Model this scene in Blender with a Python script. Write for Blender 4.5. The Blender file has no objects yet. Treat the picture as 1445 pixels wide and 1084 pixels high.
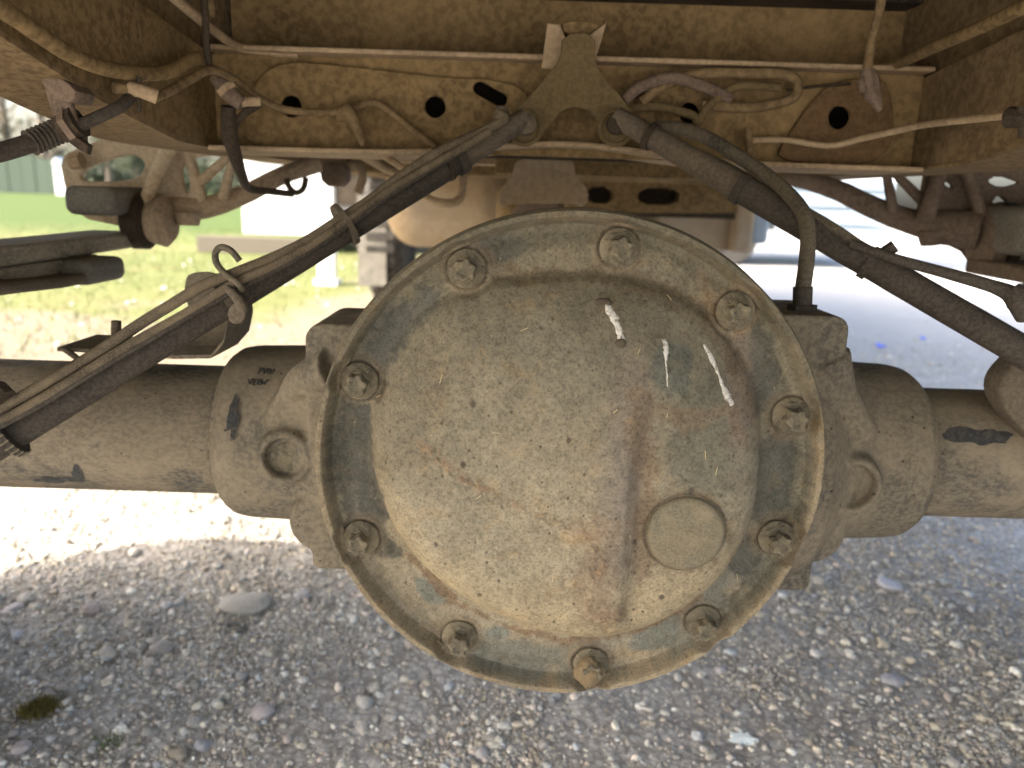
import bpy, bmesh, math, random
import numpy as np
from mathutils import Vector, Matrix
random.seed(7)
rng = np.random.default_rng(7)
rad = math.radians
sc = bpy.context.scene
C = sc.collection

# ------------------------------------------------------------------ camera
H = 0.78
PITCH, ROLL, F = rad(13.7), rad(1.8), 1084.0
_F = np.array([0, math.cos(PITCH), -math.sin(PITCH)])
_R0 = np.array([1.0, 0, 0]); _U0 = np.array([0, math.sin(PITCH), math.cos(PITCH)])
_R = _R0*math.cos(ROLL) + _U0*math.sin(ROLL)
_U = _U0*math.cos(ROLL) - _R0*math.sin(ROLL)
cam = bpy.data.cameras.new('camera'); cam_o = bpy.data.objects.new('camera', cam); C.objects.link(cam_o)
cam.sensor_width = 36.0; cam.lens = 36.0*F/1445.0
cam.clip_start = 0.02; cam.clip_end = 2000
cam.dof.use_dof = True; cam.dof.focus_distance = 0.62; cam.dof.aperture_fstop = 5.6
cam_o.matrix_world = Matrix(((_R[0], _U[0], -_F[0], 0), (_R[1], _U[1], -_F[1], 0), (_R[2], _U[2], -_F[2], H), (0, 0, 0, 1)))
sc.camera = cam_o

# ------------------------------------------------------------------ light
SUN_EL, SUN_AZ = rad(45), rad(-114)      # azimuth of the sun seen from above, clockwise from +Y
w = bpy.data.worlds.new('World'); sc.world = w; w.use_nodes = True
nt = w.node_tree; bg = nt.nodes['Background']
sky = nt.nodes.new('ShaderNodeTexSky'); sky.sky_type = 'NISHITA'; sky.sun_disc = False
sky.sun_elevation = SUN_EL; sky.sun_rotation = SUN_AZ; sky.air_density = 1.0; sky.dust_density = 6.0; sky.ozone_density = .4
nt.links.new(sky.outputs[0], bg.inputs[0]); bg.inputs[1].default_value = 0.15
sl = bpy.data.lights.new('sun', 'SUN'); sl.energy = 2.0; sl.angle = rad(0.55); sl.color = (1, .93, .83)
so = bpy.data.objects.new('sun', sl); C.objects.link(so)
sd = Vector((math.sin(SUN_AZ)*math.cos(SUN_EL), math.cos(SUN_AZ)*math.cos(SUN_EL), math.sin(SUN_EL)))
so.rotation_euler = sd.to_track_quat('Z', 'Y').to_euler(); so.location = (-5, 0, 8)
sc.view_settings.view_transform = 'Standard'; sc.view_settings.look = 'None'
sc.view_settings.gamma = 1; sc.view_settings.use_curve_mapping = False
sc.view_settings.exposure = 2.45
sc.render.engine = 'CYCLES'
sc.cycles.use_denoising = True
sc.cycles.max_bounces = 10; sc.cycles.diffuse_bounces = 6
sc.cycles.sample_clamp_indirect = 8

# ------------------------------------------------------------------ helpers
def U(px, py, Y):
    d = _F + _R*((px-722.5)/F) - _U*((py-542.0)/F)
    return Vector(d*(Y/d[1])) + Vector((0, 0, H))

def vnoise(p, seed=0):
    p = np.asarray(p, dtype=np.float64); i = np.floor(p).astype(np.int64); f = p-i; f = f*f*(3-2*f)
    def h(ix, iy, iz):
        n = (ix*73856093) ^ (iy*19349663) ^ (iz*83492791) ^ (seed*2654435761)
        n = (n ^ (n >> 13)) * 1274126177 & 0x7fffffff
        n = (n ^ (n >> 16)) * 69069 & 0x7fffffff
        return (n & 0xffffff)/float(0xffffff)
    r = 0
    for dx in (0, 1):
        for dy in (0, 1):
            for dz in (0, 1):
                wgt = (f[:, 0] if dx else 1-f[:, 0])*(f[:, 1] if dy else 1-f[:, 1])*(f[:, 2] if dz else 1-f[:, 2])
                r = r + wgt*h(i[:, 0]+dx, i[:, 1]+dy, i[:, 2]+dz)
    return r
def fbm(p, octaves=5, seed=0, gain=.5):
    a, s, t = 1.0, 0, 0; p = np.asarray(p, dtype=np.float64)
    for k in range(octaves):
        s = s + a*vnoise(p, seed+k*17); t += a; a *= gain; p = p*2.03+11.7
    return s/t
def sstep(a, b, x):
    t = np.clip((x-a)/(b-a), 0, 1); return t*t*(3-2*t)

class MB:
    def __init__(s): s.v = []; s.f = []
    def add(s, vs, fs):
        o = len(s.v); s.v += [tuple(x) for x in vs]; s.f += [tuple(i+o for i in q) for q in fs]; return s
    def box(s, a, b):
        (x0, y0, z0), (x1, y1, z1) = a, b
        return s.add([(x0, y0, z0), (x1, y0, z0), (x1, y1, z0), (x0, y1, z0), (x0, y0, z1), (x1, y0, z1), (x1, y1, z1), (x0, y1, z1)],
                     [(0, 3, 2, 1), (4, 5, 6, 7), (0, 1, 5, 4), (1, 2, 6, 5), (2, 3, 7, 6), (3, 0, 4, 7)])
    def obox(s, c, ax, ay, az):
        c, ax, ay, az = map(Vector, (c, ax, ay, az))
        v = [c+ax*i+ay*j+az*k for k in (-1, 1) for i, j in ((-1, -1), (1, -1), (1, 1), (-1, 1))]
        return s.add(v, [(0, 3, 2, 1), (4, 5, 6, 7), (0, 1, 5, 4), (1, 2, 6, 5), (2, 3, 7, 6), (3, 0, 4, 7)])
    def tube(s, pts, r, n=16, smooth=6, cap=True):
        pts = [Vector(p) for p in pts]
        rr = list(r) if hasattr(r, '__len__') else [r]*len(pts)
        if smooth and len(pts) > 2:
            P, Q = [], []
            for i in range(len(pts)-1):
                a, b, c, d = pts[max(i-1, 0)], pts[i], pts[i+1], pts[min(i+2, len(pts)-1)]
                for k in range(smooth):
                    t = k/smooth
                    P.append(.5*((2*b)+(c-a)*t+(2*a-5*b+4*c-d)*t*t+(3*b-a-3*c+d)*t**3)); Q.append(rr[i]*(1-t)+rr[i+1]*t)
            P.append(pts[-1]); Q.append(rr[-1]); pts, rr = P, Q
        T = [(pts[min(i+1, len(pts)-1)]-pts[max(i-1, 0)]).normalized() for i in range(len(pts))]
        u = T[0].orthogonal().normalized(); vs = []
        for i, p in enumerate(pts):
            u = (u-T[i]*u.dot(T[i])).normalized(); v = T[i].cross(u)
            for k in range(n):
                a = 2*math.pi*k/n; vs.append(p+(u*math.cos(a)+v*math.sin(a))*rr[i])
        fs = [(i*n+k, i*n+(k+1) % n, (i+1)*n+(k+1) % n, (i+1)*n+k) for i in range(len(pts)-1) for k in range(n)]
        if cap: fs += [tuple(range(n-1, -1, -1)), tuple(range((len(pts)-1)*n, len(pts)*n))]
        return s.add(vs, fs)
    def lathe(s, org, axis, prof, n=48):      # prof: (along axis, radius)
        org, axis = Vector(org), Vector(axis).normalized(); u = axis.orthogonal().normalized(); v = axis.cross(u); vs = []
        for t, r in prof:
            for k in range(n):
                a = 2*math.pi*k/n; vs.append(org+axis*t+(u*math.cos(a)+v*math.sin(a))*max(r, 1e-5))
        m = len(prof)
        fs = [(i*n+k, i*n+(k+1) % n, (i+1)*n+(k+1) % n, (i+1)*n+k) for i in range(m-1) for k in range(n)]
        fs += [tuple(range(n-1, -1, -1)), tuple(range((m-1)*n, m*n))]
        return s.add(vs, fs)
    def mesh(s):
        me = bpy.data.meshes.new('m'); me.from_pydata(s.v, [], s.f); me.update(); return me

def plate_mesh(outline, holes, th, M=None, smooth=False, bevel=0.0):
    cu = bpy.data.curves.new('c', 'CURVE'); cu.dimensions = '2D'; cu.fill_mode = 'BOTH'
    cu.extrude = max(th/2-bevel, 1e-5); cu.bevel_depth = bevel; cu.bevel_resolution = 2; cu.resolution_u = 6
    for loop in [outline]+list(holes):
        sp = cu.splines.new('POLY'); sp.points.add(len(loop)-1); sp.use_cyclic_u = True
        for q, (x, y) in zip(sp.points, loop): q.co = (x, y, 0, 1)
    ob = bpy.data.objects.new('t', cu); C.objects.link(ob)
    dg = bpy.context.evaluated_depsgraph_get(); me = bpy.data.meshes.new_from_object(ob.evaluated_get(dg))
    bpy.data.objects.remove(ob)
    if M: me.transform(M)
    return me
def rnd(loop, it=2):
    for _ in range(it):
        n = len(loop); out = []
        for i in range(n):
            a, b = loop[i], loop[(i+1) % n]
            out += [(a[0]*.75+b[0]*.25, a[1]*.75+b[1]*.25), (a[0]*.25+b[0]*.75, a[1]*.25+b[1]*.75)]
        loop = out
    return loop
def ell(cx, cz, rx, rz, n=28, rot=0):
    return [(cx+rx*math.cos(a)*math.cos(rot)-rz*math.sin(a)*math.sin(rot), cz+rx*math.cos(a)*math.sin(rot)+rz*math.sin(a)*math.cos(rot))
            for a in [2*math.pi*k/n for k in range(n)]]
def slot(cx, cz, L, W, rot, n=10):
    o = []
    for sgn in (1, -1):
        for k in range(n+1):
            a = -math.pi/2+math.pi*k/n
            x, z = sgn*((L-W)/2+math.cos(a)*W/2), sgn*math.sin(a)*W/2
            o.append((cx+x*math.cos(rot)-z*math.sin(rot), cz+x*math.sin(rot)+z*math.cos(rot)))
    return o
MXZ = lambda Y: Matrix(((1, 0, 0, 0), (0, 0, 1, Y), (0, 1, 0, 0), (0, 0, 0, 1)))      # curve xy -> world xz at Y
MYZ = lambda X: Matrix(((0, 0, 1, X), (1, 0, 0, 0), (0, 1, 0, 0), (0, 0, 0, 1)))      # curve xy -> world yz at X
def PX(pts, Y): return [(U(a, b, Y).x, U(a, b, Y).z) for a, b in pts]
def plateXZ(pts, Y, th, holes=(), rounded=1, bevel=.0015):
    o = PX(pts, Y); hs = [h if callable(h) is False else h() for h in holes]
    return plate_mesh(rnd(o, rounded) if rounded else o, hs, th, MXZ(Y+th/2), bevel=bevel)
def HP(pts, Y, r=2): return rnd(PX(pts, Y), r)
def HC(px, py, r, Y, ry=None):
    p = U(px, py, Y); s = Y/F*1.03; return ell(p.x, p.z, r*s, (ry or r)*s)

ORG = {}
def link(name, me, mat, parent=None, smooth=True, mods=None, angle=35, org=None):
    """one mesh object; vertices come in world space and the origin goes to their middle"""
    n = len(me.vertices); co = np.empty(n*3); me.vertices.foreach_get('co', co); co = co.reshape(-1, 3)
    c = (co.min(0)+co.max(0))/2
    if parent is None: c[2] = co[:, 2].min()
    if org is not None: c = np.array(org)
    co -= c; me.vertices.foreach_set('co', co.ravel())
    me.name = name; o = bpy.data.objects.new(name, me); C.objects.link(o)
    if mat: me.materials.clear(); me.materials.append(mat)
    if smooth:
        bm = bmesh.new(); bm.from_mesh(me)
        bmesh.ops.recalc_face_normals(bm, faces=bm.faces)
        for f in bm.faces: f.smooth = True
        for e in bm.edges:
            if len(e.link_faces) == 2 and e.calc_face_angle(0) > rad(angle): e.smooth = False
        bm.to_mesh(me); bm.free()
    if parent is not None:
        o.parent = parent; o.location = Vector(c)-ORG[parent.name]
    else: o.location = c
    ORG[o.name] = Vector(c)
    if mods == 'bevel':
        b = o.modifiers.new('b', 'BEVEL'); b.width = .002; b.segments = 2; b.limit_method = 'ANGLE'
    return o
def thing(name, label, cat, loc, group=None):
    o = bpy.data.objects.new(name, None); C.objects.link(o); o.location = loc; o.empty_display_size = .05
    o['label'] = label; o['category'] = cat
    if group: o['group'] = group
    ORG[o.name] = Vector(loc); return o
def tag(o, label, cat, group=None):
    o['label'] = label; o['category'] = cat
    if group: o['group'] = group
    return o
def tb(name, pts, r, mat, parent=None, **k):
    m = MB(); m.tube([U(*p) for p in pts], r, **k); return link(name, m.mesh(), mat, parent)

# ------------------------------------------------------------------ materials
def nodes(name):
    m = bpy.data.materials.new(name); m.use_nodes = True; return m, m.node_tree.nodes, m.node_tree.links, m.node_tree.nodes['Principled BSDF']
def mixc(N, L, fac, a, b, mode='MIX'):
    n = N.new('ShaderNodeMix'); n.data_type = 'RGBA'; n.blend_type = mode
    for s, v in ((0, fac), (6, a), (7, b)):
        if hasattr(v, 'is_output'): L.new(v, n.inputs[s])
        elif s == 0: n.inputs[0].default_value = v
        else: n.inputs[s].default_value = (*v, 1)
    return n.outputs[2]
def noise(N, L, vec, scale, detail=6, rough=.6, dist=0):
    n = N.new('ShaderNodeTexNoise'); n.inputs['Scale'].default_value = scale; n.inputs['Detail'].default_value = detail
    n.inputs['Roughness'].default_value = rough; n.inputs['Distortion'].default_value = dist; L.new(vec, n.inputs['Vector']); return n.outputs['Fac']
def ramp(N, L, fac, a, b, lo=0, hi=1):
    n = N.new('ShaderNodeMapRange'); n.interpolation_type = 'SMOOTHSTEP'
    for i, v in ((1, a), (2, b), (3, lo), (4, hi)): n.inputs[i].default_value = v
    L.new(fac, n.inputs[0]); return n.outputs[0]
def math_(N, L, op, a, b):
    n = N.new('ShaderNodeMath'); n.operation = op
    for i, v in ((0, a), (1, b)):
        if hasattr(v, 'is_output'): L.new(v, n.inputs[i])
        else: n.inputs[i].default_value = v
    return n.outputs[0]
def bump(N, L, bsdf, h, strength, dist=.001):
    b = N.new('ShaderNodeBump'); b.inputs['Strength'].default_value = strength; b.inputs['Distance'].default_value = dist
    L.new(h, b.inputs['Height']); L.new(b.outputs[0], bsdf.inputs['Normal']); return b

def dirty(name, paint, dust, dust2, cover=.5, scale=14, soft=.12, pits=.5, bmp=.5, rough=.88, stretch=(1, 1, 1), tex='Object'):
    paint, dust, dust2 = [tuple(c*.80 for c in q) for q in (paint, dust, dust2)]
    m, N, L, B = nodes(name)
    tc = N.new('ShaderNodeTexCoord'); mp = N.new('ShaderNodeMapping'); mp.inputs['Scale'].default_value = stretch
    oi = N.new('ShaderNodeObjectInfo'); L.new(tc.outputs[tex], mp.inputs[0]); v = mp.outputs[0]
    n1 = noise(N, L, v, scale, 9, .62, .4); n2 = noise(N, L, v, scale*.35, 4, .5); n3 = noise(N, L, v, scale*22, 4, .7)
    n4 = noise(N, L, v, scale*5, 6, .7)
    t = 1-cover
    d = ramp(N, L, n1, .3+t*.4-soft, .3+t*.4+soft)
    dc = mixc(N, L, ramp(N, L, n2, .4, .62), dust, dust2)
    col = mixc(N, L, d, paint, dc)
    col = mixc(N, L, ramp(N, L, n4, .35, .7, 0, .45), col, tuple(c*.62 for c in dust2))
    col = mixc(N, L, ramp(N, L, n3, .4, .6, 0, .35), col, tuple(min(1, c*1.35) for c in dust))
    vo = N.new('ShaderNodeTexVoronoi'); vo.inputs['Scale'].default_value = 95; L.new(v, vo.inputs['Vector'])
    sel = math_(N, L, 'MULTIPLY', ramp(N, L, vo.outputs['Distance'], .09, .17, 1, 0), ramp(N, L, n4, .5, .58, 0, pits))
    col = mixc(N, L, sel, col, (.035, .028, .02))
    L.new(col, B.inputs['Base Color']); B.inputs['Roughness'].default_value = rough; B.inputs['Specular IOR Level'].default_value = .25
    h = math_(N, L, 'ADD', math_(N, L, 'MULTIPLY', n3, .5), math_(N, L, 'ADD', d, math_(N, L, 'MULTIPLY', n4, .8)))
    bump(N, L, B, h, bmp, .0012)
    return m
TAN, BRN = (.42, .315, .19), (.29, .20, .115)
M_axle = dirty('dusty_cast_iron', (.06, .065, .062), (.285, .24, .17), (.20, .17, .122), .62, 9, .18, .9, 1.0)
M_tube = dirty('dusty_axle_tube', (.055, .062, .062), (.28, .235, .165), (.19, .16, .118), .64, 8, .1, .8, .5, stretch=(1, 1.6, 1.6))
M_cover_hw = dirty('dusty_bolt', (.06, .06, .05), (.33, .285, .20), (.21, .18, .12), .62, 75, .12, .6, 1.0)
M_rod = dirty('dusty_black_rod', (.022, .021, .02), (.115, .098, .078), (.085, .072, .058), .5, 14, .4, .3, .15, stretch=(1, 1, 1))
M_rodl = dirty('dustier_rod', (.06, .052, .042), (.20, .165, .12), (.155, .125, .09), .6, 12, .25, .4, .2)
M_hose = dirty('dusty_rubber_hose', (.03, .03, .028), (.2, .175, .125), (.15, .125, .09), .6, 14, .2, .2, .3)
M_cable = dirty('dusty_cable', (.035, .03, .026), (.23, .185, .125), (.16, .13, .09), .6, 25, .2, .2, .3)
M_frame = dirty('mud_stained_frame', (.09, .06, .026), (.38, .27, .13), (.22, .15, .07), .62, 5, .25, .25, .4)
M_frame2 = dirty('mud_stained_rail', (.085, .058, .03), (.34, .245, .13), (.21, .145, .075), .6, 5, .25, .25, .4)
M_light = dirty('pale_dusty_steel', (.24, .18, .115), (.56, .43, .28), (.43, .32, .20), .75, 8, .2, .1, .3)
M_brk = dirty('olive_painted_bracket', (.12, .09, .045), (.20, .15, .075), (.155, .115, .055), .5, 8, .25, .1, .2)
M_dark = dirty('dark_greasy_steel', (.02, .018, .016), (.10, .075, .05), (.06, .045, .03), .5, 12, .2, .1, .4)
M_cast_lit = dirty('sunlit_dusty_cast', (.25, .19, .13), (.66, .56, .41), (.50, .37, .23), .8, 8, .2, .3, .4)  # pale dust, brightened: sunlight on the left hanger put into the colour
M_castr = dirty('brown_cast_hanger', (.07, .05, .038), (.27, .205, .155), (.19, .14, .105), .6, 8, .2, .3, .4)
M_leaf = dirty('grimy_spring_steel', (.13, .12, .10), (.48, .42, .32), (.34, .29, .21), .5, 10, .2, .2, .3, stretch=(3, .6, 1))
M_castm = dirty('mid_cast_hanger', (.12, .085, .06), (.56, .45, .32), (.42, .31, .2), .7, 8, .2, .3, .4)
M_leafr = M_castr
M_tank = dirty('pale_dusty_tank', (.36, .31, .25), (.48, .38, .25), (.42, .3, .17), .6, 5, .25, 0, .2)
M_grey = dirty('grey_rubber', (.13, .13, .12), (.30, .28, .24), (.22, .20, .16), .5, 14, .2, .2, .3)
M_tyre = dirty('dusty_tyre', (.02, .02, .02), (.12, .11, .095), (.06, .055, .05), .4, 9, .2, 0, .3)
M_mud = dirty('caked_mud', (.2, .15, .09), (.38, .30, .18), (.25, .18, .1), .7, 80, .2, .8, 1.0)
M_bed = dirty('olive_bed_underside', (.10, .09, .03), (.22, .19, .075), (.16, .13, .055), .6, 4, .3, 0, .2)
def plain(name, col, rough=.6, spec=.4):
    m, N, L, B = nodes(name); tc = N.new('ShaderNodeTexCoord'); n = noise(N, L, tc.outputs['Object'], 3, 5)
    L.new(mixc(N, L, ramp(N, L, n, .3, .7, 0, .25), col, tuple(c*.8 for c in col)), B.inputs['Base Color'])
    B.inputs['Roughness'].default_value = rough; B.inputs['Specular IOR Level'].default_value = spec; return m
M_white = plain('white_vehicle_paint', (.8, .81, .82), .35)
M_blue = plain('pale_blue_panel', (.33, .40, .46), .5)
M_glass = plain('dark_window', (.04, .05, .055), .1, .6)
M_drip, N, L, B = nodes('white_dried_dropping'); tc = N.new('ShaderNodeTexCoord'); nq = noise(N, L, tc.outputs['Object'], 260, 5, .75)
L.new(mixc(N, L, ramp(N, L, nq, .46, .60, 0, .85), (.62, .61, .57), (.22, .19, .14)), B.inputs['Base Color']); B.inputs['Roughness'].default_value = .9
M_black = plain('black_hole', (.01, .01, .01), .9)

# ------------------------------------------------------------------ ground
def axis_pts(lo, hi, step, far, n):
    a = np.arange(lo, hi, step)
    g = np.geomspace(step*1.3, far, n)
    return a, g
ax, g = axis_pts(-2.2, 2.6, .0095, 500, 60)
xs = np.concatenate([ax[0]-g[::-1], ax, ax[-1]+g])
ay, g2 = axis_pts(.75, 3.2, .0095, 700, 90); g3 = np.geomspace(.013, 40, 24)
ys = np.concatenate([ay[0]-g3[::-1], ay, ay[-1]+g2])
XX, YY = np.meshgrid(xs, ys)
def ground_z(x, y):
    x = np.asarray(x, float).ravel(); y = np.asarray(y, float).ravel()
    P = np.stack([x, y, np.zeros_like(x)], 1)
    fade = 1/(1+np.hypot(x, y-1.5)/12)
    z = (fbm(P*2.0, 3, 3)-.5)*.035*fade + (fbm(P*14, 4, 5)-.5)*.016*fade
    near = np.exp(-np.clip(np.hypot(x, y-1.5)-2.0, 0, 9))
    z += (fbm(P*70, 2, 9)-.5)*.007*near
    d = np.hypot((x+.62)/.16, (y-1.42)/.09)          # the shallow sink hole beside the pale stone
    z -= .012*np.exp(-d*d)
    return z
me = bpy.data.meshes.new('ground'); nx, ny = len(xs), len(ys)
co = np.stack([XX.ravel(), YY.ravel(), ground_z(XX, YY)], 1)
idx = np.arange(nx*ny).reshape(ny, nx)
fa = np.stack([idx[:-1, :-1], idx[:-1, 1:], idx[1:, 1:], idx[1:, :-1]], -1).reshape(-1, 4)
def fast_mesh(me, co, fa, smooth=True):
    k = fa.shape[1]
    me.vertices.add(len(co)); me.vertices.foreach_set('co', co.astype(np.float32).ravel())
    me.loops.add(fa.size); me.loops.foreach_set('vertex_index', fa.astype(np.int32).ravel())
    me.polygons.add(len(fa)); me.polygons.foreach_set('loop_start', np.arange(0, fa.size, k, dtype=np.int32))
    me.polygons.foreach_set('loop_total', np.full(len(fa), k, dtype=np.int32))
    me.update(calc_edges=True)
    if smooth: me.polygons.foreach_set('use_smooth', np.ones(len(fa), bool))
fast_mesh(me, co, fa)
m, N, L, B = nodes('gravel_ground'); M_ground = m
geo = N.new('ShaderNodeNewGeometry'); pos = geo.outputs['Position']
sep = N.new('ShaderNodeSeparateXYZ'); L.new(pos, sep.inputs[0]); gx, gy = sep.outputs[0], sep.outputs[1]
nA = noise(N, L, pos, 1.3, 6, .6, .5); nB = noise(N, L, pos, 26, 8, .7); nC = noise(N, L, pos, 160, 4, .7); nD = noise(N, L, pos, 7, 7, .65, .6)
col = mixc(N, L, ramp(N, L, nA, .4, .62), (.50, .485, .44), (.62, .605, .56))
col = mixc(N, L, ramp(N, L, nD, .35, .7, 0, .8), col, (.30, .265, .225))
col = mixc(N, L, ramp(N, L, nB, .45, .75, 0, .8), col, (.58, .55, .51))
col = mixc(N, L, ramp(N, L, nC, .42, .3, 0, .55), col, (.13, .115, .1))
vg = N.new('ShaderNodeTexVoronoi'); vg.inputs['Scale'].default_value = 75; L.new(pos, vg.inputs['Vector'])
col = mixc(N, L, ramp(N, L, vg.outputs['Distance'], .28, .6, 0, .5), col, (.16, .14, .12))
hsv = N.new('ShaderNodeSeparateColor'); L.new(vg.outputs['Color'], hsv.inputs[0])
col = mixc(N, L, ramp(N, L, hsv.outputs[0], .7, .95, 0, .6), col, (.52, .5, .47))
# dry left track, far right ground and grass, darkened to tone down sunlight
dry = math_(N, L, 'MULTIPLY', ramp(N, L, gy, 1.55, 2.3), ramp(N, L, gx, .2, -.35))
col = mixc(N, L, math_(N, L, 'MULTIPLY', dry, .95), col, (.185, .158, .112))
pale = math_(N, L, 'MULTIPLY', ramp(N, L, gy, 2.5, 5.0), ramp(N, L, gx, .2, 1.2))
col = mixc(N, L, math_(N, L, 'MULTIPLY', pale, .85), col, (.36, .36, .35))
gm = math_(N, L, 'MULTIPLY', ramp(N, L, gy, 2.6, 6.5), ramp(N, L, gx, -.6, -2.0))
gm2 = ramp(N, L, math_(N, L, 'ADD', gm, math_(N, L, 'MULTIPLY', math_(N, L, 'SUBTRACT', nA, .5), 1.6)), .3, .75)
col = mixc(N, L, gm2, col, (.13, .14, .052))
far = math_(N, L, 'MULTIPLY', ramp(N, L, gy, 10.5, 16.0), ramp(N, L, gx, -2.5, -5.0))
col = mixc(N, L, far, col, (.066, .095, .025))
L.new(col, B.inputs['Base Color']); B.inputs['Roughness'].default_value = .95; B.inputs['Specular IOR Level'].default_value = .15
bump(N, L, B, math_(N, L, 'ADD', nB, math_(N, L, 'ADD', math_(N, L, 'MULTIPLY', nC, .5), math_(N, L, 'MULTIPLY', vg.outputs['Distance'], -.6))), .9, .006)
g_o = bpy.data.objects.new('ground', me); C.objects.link(g_o); me.materials.append(M_ground); g_o['kind'] = 'structure'

# gravel: many small loose stones, one object
ico = bmesh.new(); bmesh.ops.create_icosphere(ico, subdivisions=1, radius=1)
IV = np.array([v.co[:] for v in ico.verts]); IF = np.array([[v.index for v in f.verts] for f in ico.faces]); ico.free()
ico = bmesh.new(); bmesh.ops.create_icosphere(ico, subdivisions=2, radius=1)
IV2 = np.array([v.co[:] for v in ico.verts]); IF2 = np.array([[v.index for v in f.verts] for f in ico.faces]); ico.free()
def pebbles(name, x, y, r, pal, IV=IV, IF=IF, sink=.25):
    n = len(x); k = len(IV)
    z = ground_z(x, y)
    V = np.repeat(IV[None], n, 0)
    V = V*(1+.38*(rng.random((n, k, 1))-.5))
    V = np.sign(V)*np.abs(V)**rng.uniform(.7, 1.1, (n, 1, 1))
    s = r[:, None]*rng.uniform(.6, 1.35, (n, 3)); s[:, 2] *= .62
    V = V*s[:, None, :]
    a = rng.uniform(0, 6.28, n); ca, sa = np.cos(a)[:, None], np.sin(a)[:, None]
    X = V[..., 0]*ca-V[..., 1]*sa + x[:, None]; Y = V[..., 0]*sa+V[..., 1]*ca + y[:, None]
    tl = rng.normal(0, .25, (n, 1)); Z = V[..., 2]+V[..., 0]*tl + (z+r*sink)[:, None]
    co = np.stack([X, Y, Z], -1).reshape(-1, 3); fa = (IF[None]+(np.arange(n)*k)[:, None, None]).reshape(-1, 3)
    me = bpy.data.meshes.new(name); fast_mesh(me, co, fa, False)
    c = pal[rng.integers(0, len(pal), n)]*rng.uniform(.5, 1.35, (n, 1))
    if name != 'white_chippings':
        dr_ = (sstep(1.6, 2.2, y)*sstep(.1, -.35, x))[:, None]; c = c*(1-dr_)+c*dr_*np.array([.48, .42, .33])  # pebbles in the sunlit zone tinted dry and darkened against the glare
    at = me.color_attributes.new('col', 'FLOAT_COLOR', 'POINT')
    at.data.foreach_set('color', np.repeat(np.concatenate([c, np.ones((n, 1))], 1), k, 0).astype(np.float32).ravel())
    return me
m, N, L, B = nodes('pebble'); M_peb = m
at = N.new('ShaderNodeAttribute'); at.attribute_name = 'col'; geo = N.new('ShaderNodeNewGeometry')
nn = noise(N, L, geo.outputs['Position'], 220, 5, .7)
L.new(mixc(N, L, ramp(N, L, nn, .35, .65, 0, .45), at.outputs['Color'], (.22, .19, .16)), B.inputs['Base Color'])
B.inputs['Roughness'].default_value = .85; B.inputs['Specular IOR Level'].default_value = .25
bump(N, L, B, nn, .5, .002)
PAL = np.array([1.42, 1.45, 1.38])*np.array([(.46, .43, .40), (.40, .38, .36), (.50, .46, .40), (.30, .28, .26), (.42, .37, .30), (.56, .54, .51), (.48, .41, .37), (.38, .33, .27), (.36, .365, .38)])
def scatter(n, y0, y1, pw):
    u = rng.random(n); y = (y0**(1-pw)+u*(y1**(1-pw)-y0**(1-pw)))**(1/(1-pw))
    x = rng.uniform(-.74, .74, n)*(y+.12); return x, y
x, y = scatter(120000, .84, 4.6, 1.5)
cl = fbm(np.stack([x*5, y*5, x*0], 1), 3, 21)
keep = rng.random(len(x)) < sstep(.34, .6, cl)*.85+.15; x, y = x[keep], y[keep]
r = np.clip(rng.lognormal(math.log(.0022), .45, len(x)), .001, .0075)*(1+.12*(y-1))
o = bpy.data.objects.new('gravel', pebbles('gravel', x, y, r, PAL)); C.objects.link(o); o.data.materials.append(M_peb); o['kind'] = 'stuff'
tag(o, 'loose grey and tan gravel scattered over the ground under the truck', 'gravel')
x, y = scatter(1900, .86, 5.5, 1.4)
r = np.clip(rng.lognormal(math.log(.0050), .4, len(x)), .0032, .0125)*(1+.06*(y-1))
o = bpy.data.objects.new('pebble_scatter', pebbles('pebble_scatter', x, y, r, PAL*1.15, IV2, IF2, .15)); C.objects.link(o); o.data.materials.append(M_peb); o['kind'] = 'stuff'
tag(o, 'larger pale pebbles lying among the gravel', 'pebbles')
# sunlit white chips on the dry ground left
x = rng.uniform(-7.5, -1.2, 260); y = rng.uniform(2.4, 9, 260)
o = bpy.data.objects.new('white_chippings', pebbles('white_chippings', x, y, rng.uniform(.006, .02, 260), np.array([(.8, .8, .78), (.7, .68, .62)]), IV, IF, .3)); C.objects.link(o); o.data.materials.append(M_peb); o['kind'] = 'stuff'
tag(o, 'white chippings glinting in the sun on the dry grass edge', 'chippings')

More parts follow.
